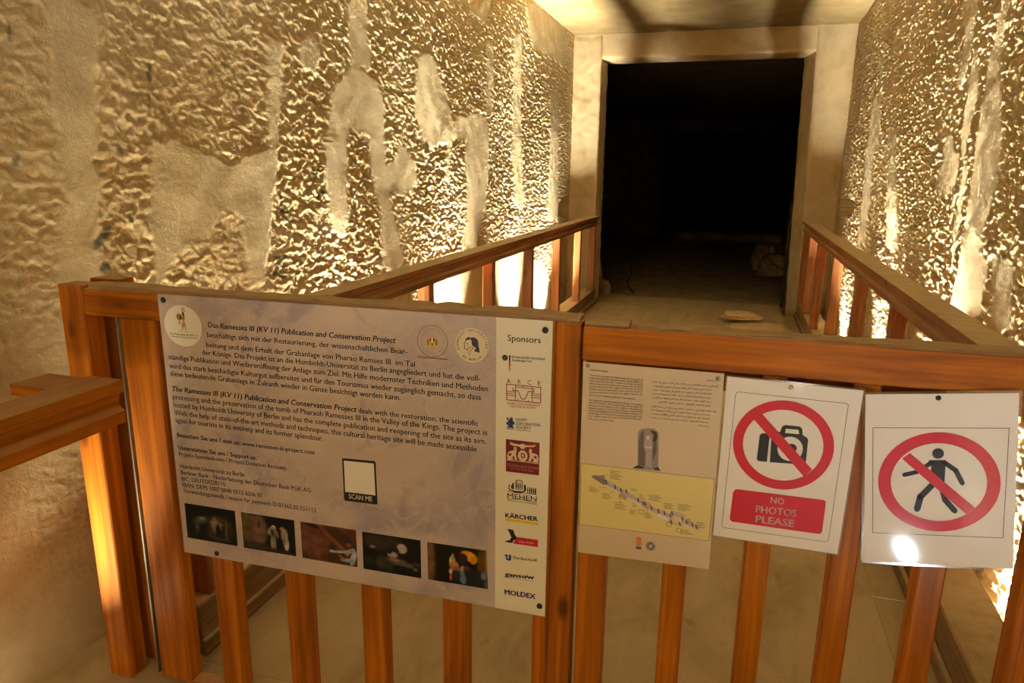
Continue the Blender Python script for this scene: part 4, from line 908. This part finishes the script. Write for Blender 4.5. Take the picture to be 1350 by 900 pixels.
 ('P','tomb_plan',[(0.2314,0.3809),(0.2346,0.3918),(0.2378,0.3905),(0.2346,0.3796)],'plandark',4),
 ('P','tomb_plan',[(0.2353,0.3748),(0.2385,0.3857),(0.2417,0.3843),(0.2385,0.3734)],'plandark',4),
 ('P','tomb_plan',[(0.2613,0.3864),(0.2645,0.3973),(0.2677,0.396),(0.2645,0.3851)],'plandark',4),
 ('P','tomb_plan',[(0.2559,0.4013),(0.2591,0.4123),(0.2623,0.4109),(0.2591,0.4)],'plandark',4),
 ('P','tomb_plan',[(0.2346,0.3994),(0.2378,0.4104),(0.241,0.409),(0.2378,0.3981)],'plandark',4),
 ('P','tomb_plan',[(0.2723,0.3944),(0.2755,0.4053),(0.2787,0.404),(0.2755,0.3931)],'plandark',4),
 ('P','tomb_plan',[(0.2874,0.3995),(0.2906,0.4104),(0.2938,0.409),(0.2905,0.3981)],'plandark',4),
 ('P','tomb_plan',[(0.2969,0.4043),(0.3002,0.4152),(0.3033,0.4139),(0.3001,0.403)],'plandark',4),
 ('L','tomb_plan',[(0.1554,0.3795),(0.1675,0.3808),(0.1654,0.3915),(0.1541,0.3892)],0.001,'grey',3,True),
 ('L','tomb_plan',[(0.2272,0.4056),(0.2392,0.4069),(0.2373,0.4176),(0.2261,0.4153)],0.001,'grey',3,True),
 ('L','tomb_plan',[(0.2535,0.4188),(0.2654,0.42),(0.2635,0.4307),(0.2524,0.4285)],0.0009,'grey',3,True),
 ('L','tomb_plan',[(0.0776,0.2817),(0.1055,0.2821)],0.0012,'grey',3,False),
 ('L','tomb_plan',[(0.0777,0.2859),(0.0969,0.2861)],0.0012,'grey',3,False),
 ('L','tomb_plan',[(0.0778,0.2901),(0.1029,0.2903)],0.0012,'grey',3,False),
 ('L','tomb_plan',[(0.078,0.2942),(0.1089,0.2946)],0.0012,'grey',3,False),
 ('L','tomb_plan',[(0.0781,0.2984),(0.1003,0.2986)],0.0012,'grey',3,False),
 ('L','tomb_plan',[(0.0783,0.3026),(0.1063,0.3029)],0.0012,'grey',3,False),
 ('L','tomb_plan',[(0.0237,0.3323),(0.0399,0.3324)],0.0012,'grey',3,False),
 ('L','tomb_plan',[(0.0238,0.3365),(0.045,0.3366)],0.0012,'grey',3,False),
 ('L','tomb_plan',[(0.024,0.3407),(0.0501,0.3409)],0.0013,'grey',3,False),
 ('L','tomb_plan',[(0.0241,0.345),(0.0428,0.3451)],0.0012,'grey',3,False),
 ('L','tomb_plan',[(0.059,0.3468),(0.0752,0.3469)],0.0012,'grey',3,False),
 ('L','tomb_plan',[(0.0592,0.351),(0.0803,0.3511)],0.0013,'grey',3,False),
 ('L','tomb_plan',[(0.0593,0.3553),(0.0854,0.3554)],0.0012,'grey',3,False),
 ('L','tomb_plan',[(0.0595,0.3595),(0.0781,0.3596)],0.0013,'grey',3,False),
 ('L','tomb_plan',[(0.0923,0.3672),(0.1117,0.3673)],0.0013,'grey',3,False),
 ('L','tomb_plan',[(0.0925,0.3715),(0.1177,0.3716)],0.0012,'grey',3,False),
 ('L','tomb_plan',[(0.0926,0.3758),(0.1238,0.3758)],0.0012,'grey',3,False),
 ('L','tomb_plan',[(0.0928,0.38),(0.1151,0.3801)],0.0013,'grey',3,False),
 ('L','tomb_plan',[(0.093,0.3843),(0.1212,0.3844)],0.0012,'grey',3,False),
 ('L','tomb_plan',[(0.1315,0.3246),(0.1453,0.3247)],0.0012,'grey',3,False),
 ('L','tomb_plan',[(0.1317,0.3288),(0.1497,0.3289)],0.0012,'grey',3,False),
 ('L','tomb_plan',[(0.1536,0.3397),(0.162,0.3397)],0.0012,'grey',3,False),
 ('L','tomb_plan',[(0.1538,0.3439),(0.1648,0.3439)],0.0012,'grey',3,False),
 ('L','tomb_plan',[(0.154,0.3481),(0.1676,0.3481)],0.0012,'grey',3,False),
 ('L','tomb_plan',[(0.1777,0.3366),(0.2045,0.3368)],0.0012,'grey',3,False),
 ('L','tomb_plan',[(0.1779,0.3408),(0.211,0.341)],0.0012,'grey',3,False),
 ('L','tomb_plan',[(0.1781,0.345),(0.2018,0.3451)],0.0012,'grey',3,False),
 ('L','tomb_plan',[(0.1783,0.3492),(0.2083,0.3494)],0.0012,'grey',3,False),
 ('L','tomb_plan',[(0.1311,0.3841),(0.1482,0.3841)],0.0012,'grey',3,False),
 ('L','tomb_plan',[(0.1313,0.3884),(0.143,0.3884)],0.0012,'grey',3,False),
 ('L','tomb_plan',[(0.1314,0.3926),(0.1468,0.3927)],0.0013,'grey',3,False),
 ('L','tomb_plan',[(0.1686,0.3873),(0.1819,0.3873)],0.0012,'grey',3,False),
 ('L','tomb_plan',[(0.1688,0.3915),(0.1862,0.3916)],0.0013,'grey',3,False),
 ('L','tomb_plan',[(0.169,0.3958),(0.1905,0.3958)],0.0012,'grey',3,False),
 ('L','tomb_plan',[(0.1693,0.4),(0.1846,0.4001)],0.0013,'grey',3,False),
 ('L','tomb_plan',[(0.1375,0.3634),(0.1444,0.3634)],0.0012,'grey',3,False),
 ('L','tomb_plan',[(0.1377,0.3676),(0.1467,0.3676)],0.0012,'grey',3,False),
 ('L','tomb_plan',[(0.1379,0.3718),(0.149,0.3719)],0.0013,'grey',3,False),
 ('L','tomb_plan',[(0.2168,0.3542),(0.2373,0.3543)],0.0012,'grey',3,False),
 ('L','tomb_plan',[(0.217,0.3583),(0.2423,0.3585)],0.0013,'grey',3,False),
 ('L','tomb_plan',[(0.2172,0.3625),(0.2354,0.3626)],0.0013,'grey',3,False),
 ('L','tomb_plan',[(0.2175,0.3667),(0.2404,0.3668)],0.0013,'grey',3,False),
 ('L','tomb_plan',[(0.2503,0.3517),(0.2782,0.3519)],0.0012,'grey',3,False),
 ('L','tomb_plan',[(0.2506,0.3559),(0.285,0.3561)],0.0012,'grey',3,False),
 ('L','tomb_plan',[(0.2508,0.3601),(0.2755,0.3602)],0.0012,'grey',3,False),
 ('L','tomb_plan',[(0.2511,0.3643),(0.2822,0.3644)],0.0012,'grey',3,False),
 ('L','tomb_plan',[(0.2513,0.3685),(0.2727,0.3685)],0.0012,'grey',3,False),
 ('L','tomb_plan',[(0.2729,0.391),(0.2844,0.391)],0.0012,'grey',3,False),
 ('L','tomb_plan',[(0.2732,0.3952),(0.2882,0.3953)],0.0013,'grey',3,False),
 ('L','tomb_plan',[(0.2734,0.3995),(0.2919,0.3995)],0.0012,'grey',3,False),
 ('L','tomb_plan',[(0.2993,0.396),(0.3182,0.396)],0.0012,'grey',3,False),
 ('L','tomb_plan',[(0.2995,0.4002),(0.323,0.4002)],0.0012,'grey',3,False),
 ('L','tomb_plan',[(0.2998,0.4044),(0.3166,0.4044)],0.0012,'grey',3,False),
 ('L','tomb_plan',[(0.3001,0.4086),(0.3213,0.4086)],0.0013,'grey',3,False),
 ('L','tomb_plan',[(0.2622,0.4228),(0.2816,0.4228)],0.0012,'grey',3,False),
 ('L','tomb_plan',[(0.2625,0.4271),(0.2878,0.427)],0.0012,'grey',3,False),
 ('L','tomb_plan',[(0.2627,0.4313),(0.294,0.4313)],0.0013,'grey',3,False),
 ('L','tomb_plan',[(0.0745,0.2923),(0.0617,0.2971)],0.0007,'grey',3,False),
 ('L','tomb_plan',[(0.0477,0.3321),(0.0693,0.329)],0.0007,'grey',3,False),
 ('L','tomb_plan',[(0.0785,0.3453),(0.0888,0.3313)],0.0007,'grey',3,False),
 ('L','tomb_plan',[(0.1053,0.3656),(0.1036,0.3459)],0.0007,'grey',3,False),
 ('L','tomb_plan',[(0.1796,0.393),(0.172,0.3679)],0.0007,'grey',3,False),
 ('E','heritage_emblem',0.1585,0.4646,0.0073,0.0078,'orange',2,0),
 ('P','heritage_emblem',[(0.1531,0.4711),(0.1653,0.4709),(0.1659,0.484),(0.152,0.4845)],'skinpale',1),
 ('P','heritage_emblem',[(0.1516,0.4855),(0.1659,0.4854),(0.1658,0.4913),(0.1518,0.4918)],'plandark',2),
 ('E','heritage_emblem',0.1895,0.4792,0.0116,0.0126,'inksoft',1,0.86),
 ('E','heritage_emblem',0.1895,0.4791,0.0086,0.0093,'inksoft',1,0.82),
 ('L','heritage_emblem',[(0.1891,0.4714),(0.1964,0.4787),(0.1899,0.4869),(0.1826,0.4796)],0.002,'inksoft',2,True),
 ('B',0.0115,0.0093),
 ('B',0.3253,0.0138),
]
SHEET_NOPHOTO = dict(corners=[(0.0159, 1.2844), (0.3133, 1.2776), (0.3043, 0.8649), (0.015, 0.869)], b=-0.0075, w=0.2934, h=0.4141)
PRINT_NOPHOTO = [
 ('L','outline',[(0.0244,0.0364),(0.0285,0.0348),(0.2617,0.034),(0.2671,0.0378),(0.2669,0.0428),(0.2687,0.3792),(0.2647,0.3856),(0.2585,0.3862),(0.0246,0.3889),(0.0192,0.3851),(0.0192,0.3792),(0.0221,0.0423)],0.0011,'inksoft',1,True),
 ('P','no_camera_symbol',[(0.0854,0.1359),(0.0896,0.1306),(0.1036,0.1287),(0.1078,0.1324),(0.1081,0.2009),(0.089,0.2016),(0.0847,0.1978)],'ink',2),
 ('P','no_camera_symbol',[(0.1113,0.1298),(0.1114,0.1129),(0.116,0.1123),(0.1186,0.1193),(0.1293,0.1221),(0.1332,0.1069),(0.1393,0.103),(0.1708,0.1025),(0.1769,0.1074),(0.1796,0.1226),(0.189,0.1276),(0.1928,0.1323),(0.1944,0.1926),(0.1882,0.1957),(0.1149,0.201),(0.112,0.1456)],'ink',2),
 ('P','no_camera_symbol',[(0.1413,0.1121),(0.169,0.111),(0.1716,0.1216),(0.1406,0.1227)],'paper',3),
 ('E','no_camera_symbol',0.156,0.1609,0.028,0.0306,'paper',3,0),
 ('E','no_camera_symbol',0.1594,0.1581,0.0112,0.0106,'ink',4,0),
 ('E','no_camera_symbol',0.1387,0.1549,0.1123,0.112,'signred',5,0.795),
 ('P','no_camera_symbol',[(0.0652,0.0949),(0.0846,0.081),(0.21,0.2054),(0.1946,0.2261)],'signred',6),
 ('P','red_plate',[(0.038,0.2911),(0.0423,0.2831),(0.0486,0.2815),(0.2449,0.2787),(0.2501,0.2822),(0.2509,0.2888),(0.252,0.3609),(0.248,0.3673),(0.2419,0.3684),(0.0423,0.3694),(0.0368,0.3645),(0.0362,0.3576)],'signred',2),
 ('T', 'red_plate', 'NO', 0.1267, 0.3057, 0.1587, 0.305, 0.0169, 'paperpink', 'b'),
 ('T', 'red_plate', 'PHOTOS', 0.0952, 0.3349, 0.1898, 0.3322, 0.0183, 'paperpink', 'b'),
 ('T', 'red_plate', 'PLEASE', 0.0977, 0.3611, 0.1871, 0.3595, 0.0184, 'paperpink', 'b'),
 ('B',0.1409,0.0095),
]
SHEET_NOPED = dict(corners=[(0.3184, 1.269), (0.6176, 1.3015), (0.6704, 0.8882), (0.3644, 0.8563)], b=-0.006, w=0.3043, h=0.4160)
PRINT_NOPED = [
 ('L','outline',[(0.0164,0.0795),(0.2875,0.0794),(0.2826,0.34),(0.0178,0.3412)],0.0013,'inksoft',1,True),
 ('E','no_walking_symbol',0.1502,0.14,0.0118,0.0125,'ink',2,0),
 ('P','no_walking_symbol',[(0.1315,0.1563),(0.166,0.1556),(0.1643,0.2116),(0.1517,0.2235),(0.1357,0.2067),(0.137,0.1722)],'ink',2),
 ('L','no_walking_symbol',[(0.1378,0.1619),(0.108,0.1855),(0.0824,0.1931)],0.0103,'ink',2,False),
 ('E','no_walking_symbol',0.1378,0.1619,0.0043,0.0047,'ink',2,0),
 ('E','no_walking_symbol',0.0824,0.1931,0.0043,0.0048,'ink',2,0),
 ('E','no_walking_symbol',0.108,0.1855,0.0043,0.0048,'ink',2,0),
 ('L','no_walking_symbol',[(0.1633,0.1614),(0.1862,0.1797),(0.2,0.2106)],0.0108,'ink',2,False),
 ('E','no_walking_symbol',0.1633,0.1614,0.0044,0.005,'ink',2,0),
 ('E','no_walking_symbol',0.2,0.2106,0.0044,0.0049,'ink',2,0),
 ('E','no_walking_symbol',0.1862,0.1796,0.0045,0.0049,'ink',2,0),
 ('L','no_walking_symbol',[(0.1467,0.2075),(0.1162,0.2466),(0.1099,0.2772)],0.0138,'ink',2,False),
 ('E','no_walking_symbol',0.1467,0.2076,0.0057,0.0064,'ink',2,0),
 ('E','no_walking_symbol',0.1099,0.2772,0.0058,0.0065,'ink',2,0),
 ('E','no_walking_symbol',0.1162,0.2466,0.0058,0.0064,'ink',2,0),
 ('L','no_walking_symbol',[(0.1587,0.2175),(0.1665,0.2518),(0.1864,0.2786)],0.0126,'ink',2,False),
 ('E','no_walking_symbol',0.1587,0.2175,0.0052,0.0058,'ink',2,0),
 ('E','no_walking_symbol',0.1864,0.2786,0.0052,0.0058,'ink',2,0),
 ('E','no_walking_symbol',0.1665,0.2518,0.0052,0.0058,'ink',2,0),
 ('E','no_walking_symbol',0.1515,0.2101,0.1233,0.1205,'signred',5,0.785),
 ('P','no_walking_symbol',[(0.0771,0.1538),(0.0933,0.1397),(0.2274,0.2701),(0.2091,0.2846)],'signred',6),
 ('B',0.1483,0.0094),
]

# ------------------------------------------------------------------ printed board and paper signs
import unicodedata
def lin(c): return tuple((x / 255 / 12.92) if x <= 10 else (((x / 255 + 0.055) / 1.055) ** 2.4) for x in c)
INKS = dict(ink=(24, 22, 24), inksoft=(62, 56, 58), grey=(88, 80, 80), violet=(74, 52, 128), strip=(234, 228, 210), flagred=(190, 40, 40), flaggold=(215, 170, 60),
    maroon=(150, 40, 52), maroonfill=(120, 22, 38), navy=(40, 58, 104), cream=(222, 204, 176), creamdim=(186, 146, 140), cream2=(222, 208, 176), yellow=(238, 196, 20), red=(196, 34, 56), pink=(240, 170, 170),
    blue=(38, 66, 134), blueviolet=(46, 44, 132), green=(80, 140, 50), white=(236, 234, 226), paleblue=(190, 190, 200), skin=(120, 60, 48), ochre=(170, 124, 82), olive=(96, 92, 56), palepink=(206, 176, 160),
    skinpale=(196, 146, 118), gold=(168, 118, 60), goldlight=(206, 178, 96), goldmid=(150, 112, 44), golddim=(158, 130, 108), seal=(66, 66, 98), st1=(150, 136, 132), st2=(112, 98, 94), st3=(74, 62, 60), st4=(172, 158, 150), st5=(204, 192, 180),
    planyellow=(226, 208, 140), plangrey=(128, 120, 120), planlilac=(196, 178, 178), plandark=(86, 72, 78), orange=(222, 136, 40), signred=(206, 22, 52), paper=(236, 228, 220), paperpink=(238, 214, 208))
def ink_mat(col, gloss):
    nm = 'print_' + col + ('_laminated' if gloss else '')
    if nm not in MATS:
        simple_mat(nm, lin(INKS[col]), 0.5, 0.0, 0.35, 0.6 if gloss else 0.0, 0.10)
    return nm
def board_material():
    m, nt, b = new_mat('board_print')
    v = obj_coords(nt)
    n1 = noise_n(nt, v, 2.6, 4, 0.55, 1.0)
    base = ramp(nt, [(0.30, lin((160, 148, 160))), (0.48, lin((190, 175, 172))), (0.70, lin((204, 186, 178)))], n1).outputs[0]
    n2 = noise_n(nt, v, 4.2, 5, 0.6, 2.0)
    pr = ramp(nt, [(0.56, (0, 0, 0)), (0.66, (1, 1, 1))], n2).outputs[0]
    base = mixc(nt, math_n(nt, 'MULTIPLY', pr, 0.35), base, lin((128, 118, 140)))
    n3 = noise_n(nt, v, 3.4, 5, 0.6, 1.6)
    ve = math_n(nt, 'ABSOLUTE', math_n(nt, 'SUBTRACT', n3, 0.5))
    ve = ramp(nt, [(0.004, (1, 1, 1)), (0.016, (0, 0, 0))], ve).outputs[0]
    base = mixc(nt, math_n(nt, 'MULTIPLY', ve, 0.30), base, lin((212, 194, 180)))
    nt.links.new(base, b.inputs['Base Color'])
    b.inputs['Roughness'].default_value = 0.55; b.inputs['Specular IOR Level'].default_value = 0.2
board_material()
def paper_material(name, col, coat):
    m, nt, b = new_mat(name)
    v = obj_coords(nt)
    n = noise_n(nt, v, 5, 3)
    c = mixc(nt, math_n(nt, 'MULTIPLY', n, 0.25), lin(col), lin(tuple(x * 0.93 for x in col)))
    nt.links.new(c, b.inputs['Base Color'])
    b.inputs['Roughness'].default_value = 0.55
    b.inputs['Coat Weight'].default_value = coat; b.inputs['Coat Roughness'].default_value = 0.07
    w_ = noise_n(nt, v, 7, 2, 0.4, 0.8)
    bump(nt, b, w_, 0.35, 0.02)
paper_material('paper_plain', (214, 192, 164), 0.15)
paper_material('paper_laminated', (236, 228, 220), 0.5)
def film_material():
    m, nt, b = new_mat('clear_film')
    out = nt.nodes['Material Output']
    tr = node(nt, 'ShaderNodeBsdfTransparent'); gl = node(nt, 'ShaderNodeBsdfGlossy'); gl.inputs['Roughness'].default_value = 0.12
    n = noise_n(nt, obj_coords(nt), 20, 2)
    f = math_n(nt, 'ADD', math_n(nt, 'MULTIPLY', n, 0.12), 0.10)
    mx = node(nt, 'ShaderNodeMixShader'); nt.links.new(f, mx.inputs[0]); nt.links.new(tr.outputs[0], mx.inputs[1]); nt.links.new(gl.outputs[0], mx.inputs[2])
    nt.links.new(mx.outputs[0], out.inputs['Surface'])
film_material()
def photo_material():
    m, nt, b = new_mat('photo_print')
    a = node(nt, 'ShaderNodeAttribute', attribute_name='tint')
    n = noise_n(nt, obj_coords(nt), 60, 4)
    c = mixc(nt, math_n(nt, 'MULTIPLY', n, 0.15), a.outputs['Color'], (0.01, 0.008, 0.006))
    nt.links.new(c, b.inputs['Base Color']); b.inputs['Roughness'].default_value = 0.6; b.inputs['Specular IOR Level'].default_value = 0.15
photo_material()

# arabic letters joined into their printed forms, laid out right to left
def arabic_forms():
    tab = {}
    for cp in range(0xFE80, 0xFEF5):
        d = unicodedata.decomposition(chr(cp)).split()
        if len(d) == 2: tab.setdefault(chr(int(d[1], 16)), {})[d[0].strip('<>')] = chr(cp)
    return tab
AR = arabic_forms()
def shape_arabic(s):
    out = []
    for i, ch in enumerate(s):
        f = AR.get(ch)
        if not f: out.append(ch); continue
        prev = i > 0 and 'initial' in AR.get(s[i - 1], {})
        nxt = i + 1 < len(s) and s[i + 1] in AR and 'final' in AR[s[i + 1]] and 'initial' in f
        key = 'medial' if prev and nxt else 'final' if prev else 'initial' if nxt else 'isolated'
        out.append(f.get(key) or f.get('isolated'))
    return ''.join(reversed(out))
_tc = bpy.data.curves.new('type', 'FONT'); _tc.resolution_u = 2; _tc.fill_mode = 'FRONT'
_to = bpy.data.objects.new('type', _tc); COL.objects.link(_to)
def glyphs(txt, style):
    _tc.body = shape_arabic(txt) if style == 'ar' else txt
    _tc.shear = 0.22 if 'i' in style else 0.0
    dg = bpy.context.evaluated_depsgraph_get(); dg.update()
    me = bpy.data.meshes.new_from_object(_to.evaluated_get(dg))
    v = [(q.co.x, q.co.y) for q in me.vertices]; f = [tuple(p.vertices) for p in me.polygons]
    bpy.data.meshes.remove(me)
    t = 0.042 if 'B' in style else 0.020 if 'b' in style else 0.007        # stroke weight: overlaid shifted copies
    sh = [(-t, 0), (t, 0)] + ([(0, t * 0.6), (0, -t * 0.6)] if t > 0.01 else [])
    n = len(v)
    return [(x + a, y + b) for a, b in sh for x, y in v], [tuple(i + k * n for i in q) for k in range(len(sh)) for q in f]

class Sheet:
    """a flat sheet fixed to the gate; everything printed on it is laid out in metres from its top left corner"""
    def __init__(s, spec, name, label, cat, thick, mat, gloss, group=None):
        s.w, s.h = spec['w'], spec['h']; s.gloss = gloss; s.thick = thick
        s.c = [(a - spec['corners'][0][0], z - spec['corners'][0][1]) for a, z in spec['corners']]
        bm = bmesh.new()
        n = 8
        for side in (0, 1):
            g = [[bm.verts.new(s.at(s.w * i / n, s.h * j / n, 0.0 if side == 0 else -thick)) for j in range(n + 1)] for i in range(n + 1)]
            for i in range(n):
                for j in range(n):
                    q = (g[i][j], g[i][j + 1], g[i + 1][j + 1], g[i + 1][j]); bm.faces.new(q if side == 0 else q[::-1])
            if side == 0: front = g
            else:
                ring = lambda G: [G[i][0] for i in range(n + 1)] + [G[n][j] for j in range(1, n + 1)] + [G[i][n] for i in range(n - 1, -1, -1)] + [G[0][j] for j in range(n - 1, 0, -1)]
                a, b = ring(front), ring(g)
                for k in range(len(a)): bm.faces.new((a[k], a[(k + 1) % len(a)], b[(k + 1) % len(a)], b[k]))
        s.root = obj_from_bm(name, bm, mat)
        s.root.location = gate_point(spec['corners'][0][0], spec['b'], spec['corners'][0][1]); s.root.rotation_euler = (0, 0, GAZ)
        tag(s.root, label, cat, group)
        s.parts = {}
    def at(s, u, v, lift):
        p, q = u / s.w, v / s.h
        x = (1 - p) * (1 - q) * s.c[0][0] + p * (1 - q) * s.c[1][0] + p * q * s.c[2][0] + (1 - p) * q * s.c[3][0]
        z = (1 - p) * (1 - q) * s.c[0][1] + p * (1 - q) * s.c[1][1] + p * q * s.c[2][1] + (1 - p) * q * s.c[3][1]
        return (x, -lift, z)
    def add(s, part, verts, faces, col, lay):
        d = s.parts.setdefault(part, dict(v=[], f=[], m=[], mats=[]))
        mn = ink_mat(col, s.gloss)
        if mn not in d['mats']: d['mats'].append(mn)
        k = len(d['v']); lift = 0.0003 + 0.00009 * lay
        d['v'] += [s.at(u, v, lift) for u, v in verts]
        d['f'] += [tuple(i + k for i in f) for f in faces]; d['m'] += [d['mats'].index(mn)] * len(faces)
    def text(s, part, txt, u0, v0, u1, v1, cap, col, style, lay=4):
        v, f = glyphs(txt, style)
        if not v: return
        x0, x1 = min(p[0] for p in v), max(p[0] for p in v)
        L = math.hypot(u1 - u0, v1 - v0); dx, dy = (u1 - u0) / L, (v1 - v0) / L
        kx = L / (x1 - x0); ky = cap / 0.70
        pts = [(u0 + (x - x0) * kx * dx + y * ky * dy, v0 + (x - x0) * kx * dy - y * ky * dx) for x, y in v]
        s.add(part, pts, f, col, lay)
    def arc(s, part, txt, cu, cv, r, a0, a1, cap, col):
        n = len(txt); inward = a1 < a0
        for i, ch in enumerate(txt):
            if ch == ' ': continue
            t = math.radians(a0 + (a1 - a0) * (i + 0.5) / n)
            v, f = glyphs(ch, 'b'); k = cap / 0.70
            xm = (min(p[0] for p in v) + max(p[0] for p in v)) / 2
            er = (math.cos(t), math.sin(t)); et = (-math.sin(t), math.cos(t))
            if inward: er, et = (-er[0], -er[1]), (-et[0], -et[1])
            R = abs(r); o = (cu + R * math.cos(t), cv + R * math.sin(t))
            pts = [(o[0] + (x - xm) * k * et[0] + y * k * er[0], o[1] + (x - xm) * k * et[1] + y * k * er[1]) for x, y in v]
            s.add(part, pts, f, col, 4)
    def ellipse(s, part, cu, cv, ru, rv, col, lay, inner):
        n = 64; o = [(cu + ru * math.cos(2 * math.pi * i / n), cv + rv * math.sin(2 * math.pi * i / n)) for i in range(n)]
        if not inner: s.add(part, o, [tuple(range(n))], col, lay)
        else:
            q = [(cu + (u - cu) * inner, cv + (v - cv) * inner) for u, v in o]
            s.add(part, o + q, [(i, (i + 1) % n, n + (i + 1) % n, n + i) for i in range(n)], col, lay)
    def line(s, part, pts, w, col, lay, closed):
        n = len(pts); L, R = [], []
        for i in range(n):
            a = pts[i - 1] if (i > 0 or closed) else pts[i]; b = pts[(i + 1) % n] if (i < n - 1 or closed) else pts[i]
            p = pts[i]
            def un(x, y):
                l = math.hypot(x, y) or 1; return x / l, y / l
            d1 = un(p[0] - a[0], p[1] - a[1]) if a != p else un(b[0] - p[0], b[1] - p[1])
            d2 = un(b[0] - p[0], b[1] - p[1]) if b != p else d1
            t = un(d1[0] + d2[0], d1[1] + d2[1]); nx, ny = -t[1], t[0]
            k = w / 2 / max(0.5, nx * -d1[1] + ny * d1[0])
            L.append((p[0] + nx * k, p[1] + ny * k)); R.append((p[0] - nx * k, p[1] - ny * k))
        m = n if closed else n - 1
        s.add(part, L + R, [(i, (i + 1) % n, n + (i + 1) % n, n + i) for i in range(m)], col, lay)
    def photo(s, quad, base, blobs):
        nu, nv = 84, 56
        U, V = np.meshgrid(np.linspace(0, 1, nu), np.linspace(0, 1, nv), indexing='ij')
        c0, c1 = np.array(base[0], float), np.array(base[1], float)
        C = c0 * (1 - V[..., None]) + c1 * V[..., None]
        for (x, y, rx, ry, an, soft, col) in blobs:
            X, Y = (U - x) * 1.5, V - y
            a, b = X * math.cos(an) + Y * math.sin(an), -X * math.sin(an) + Y * math.cos(an)
            d = np.sqrt((a / (rx * 1.5)) ** 2 + (b / ry) ** 2)
            t = np.clip((1 + soft - d) / (2 * soft), 0, 1); t = t * t * (3 - 2 * t)
            C = C * (1 - t[..., None]) + np.array(col, float) * t[..., None]
        C = C * (1 + 0.25 * perlin(U * 9, V * 6, 4)[..., None])
        Q = np.array(quad)
        uv = (1 - U)[..., None] * (1 - V)[..., None] * Q[0] + U[..., None] * (1 - V)[..., None] * Q[1] + U[..., None] * V[..., None] * Q[2] + (1 - U)[..., None] * V[..., None] * Q[3]
        P = np.array([[s.at(uv[i, j, 0], uv[i, j, 1], 0.0005) for j in range(nv)] for i in range(nu)])
        o = grid_mesh('photo_print', P[:, ::-1], {}, 'photo_print'); o.parent = s.root
        C = np.clip(C[:, ::-1] / 255, 0, 1); C = np.where(C <= 0.04045, C / 12.92, ((C + 0.055) / 1.055) ** 2.4)
        at = o.data.attributes.new('tint', 'FLOAT_COLOR', 'POINT')
        at.data.foreach_set('color', np.concatenate([C, np.ones(C.shape[:2] + (1,))], -1).reshape(-1).astype(np.float32))
    def bolt(s, u, v, r, mat, name):
        bm = bmesh.new(); n = 14; prof = [(1.0, 0.0), (1.0, 0.25), (0.75, 0.5), (0.35, 0.62)]
        rings = [[bm.verts.new((r * k * math.cos(2 * math.pi * i / n), -r * h, r * k * math.sin(2 * math.pi * i / n))) for i in range(n)] for k, h in prof]
        for a, b in zip(rings, rings[1:]):
            for i in range(n): bm.faces.new((a[i], a[(i + 1) % n], b[(i + 1) % n], b[i]))
        bm.faces.new(rings[-1]); bm.faces.new(rings[0][::-1])
        bmesh.ops.recalc_face_normals(bm, faces=bm.faces[:])
        obj_from_bm(name, bm, mat, s.root, s.at(u, v, 0.0), True)
    def film(s, e):
        bm = bmesh.new(); o = [(-e, -e), (s.w + e, -e), (s.w + e, s.h + e), (-e, s.h + e)]; i = [(0, 0), (s.w, 0), (s.w, s.h), (0, s.h)]
        for lift in (-s.thick * 0.3, -s.thick * 0.6):
            A = [bm.verts.new(s.at(*p, lift)) for p in o]; B = [bm.verts.new(s.at(*p, lift)) for p in i]
            for k in range(4): bm.faces.new((A[k], A[(k + 1) % 4], B[(k + 1) % 4], B[k]))
        obj_from_bm('laminate_edge', bm, 'clear_film', s.root)
    def run(s, items, bolt=(0.0085, 'black_bolt', 'bolt')):
        for it in items:
            k = it[0]
            if k == 'T': s.text(*it[1:])
            elif k == 'P': s.add(it[1], it[2], [tuple(range(len(it[2])))], it[3], it[4])
            elif k == 'E': s.ellipse(*it[1:])
            elif k == 'L': s.line(*it[1:])
            elif k == 'A': s.arc(*it[1:])
            elif k == 'H': s.photo(*it[1:])
            elif k == 'B': s.bolt(it[1], it[2], *bolt)
        for name, d in s.parts.items():
            me = bpy.data.meshes.new(name); me.from_pydata(d['v'], [], d['f'])
            for mn in d['mats']: me.materials.append(MATS[mn])
            me.polygons.foreach_set('material_index', d['m']); me.update()
            link(bpy.data.objects.new(name, me), s.root)

S1 = Sheet(SHEET_BOARD, 'information_board', 'large lilac-grey information board with project text, photos and a sponsor strip', 'sign', 0.005, 'board_print', False)
S1.run(PRINT_BOARD)
S2 = Sheet(SHEET_MAP, 'paper_notice', 'cream paper notice with small text, a statue picture and a yellow plan', 'sign', 0.001, 'paper_plain', False)
S2.run(PRINT_MAP, (0.0055, 'brass', 'pin'))
S3 = Sheet(SHEET_NOPHOTO, 'laminated_sign', 'laminated sign with crossed-out camera above a red NO PHOTOS PLEASE plate', 'sign', 0.001, 'paper_laminated', True)
S3.film(0.004); S3.run(PRINT_NOPHOTO, (0.0055, 'brass', 'pin'))
S4 = Sheet(SHEET_NOPED, 'laminated_sign', 'laminated sign with crossed-out walking figure in a red ring', 'sign', 0.001, 'paper_laminated', True)
S4.film(0.006); S4.run(PRINT_NOPED, (0.0058, 'black_bolt', 'pin'))
bpy.data.objects.remove(_to)
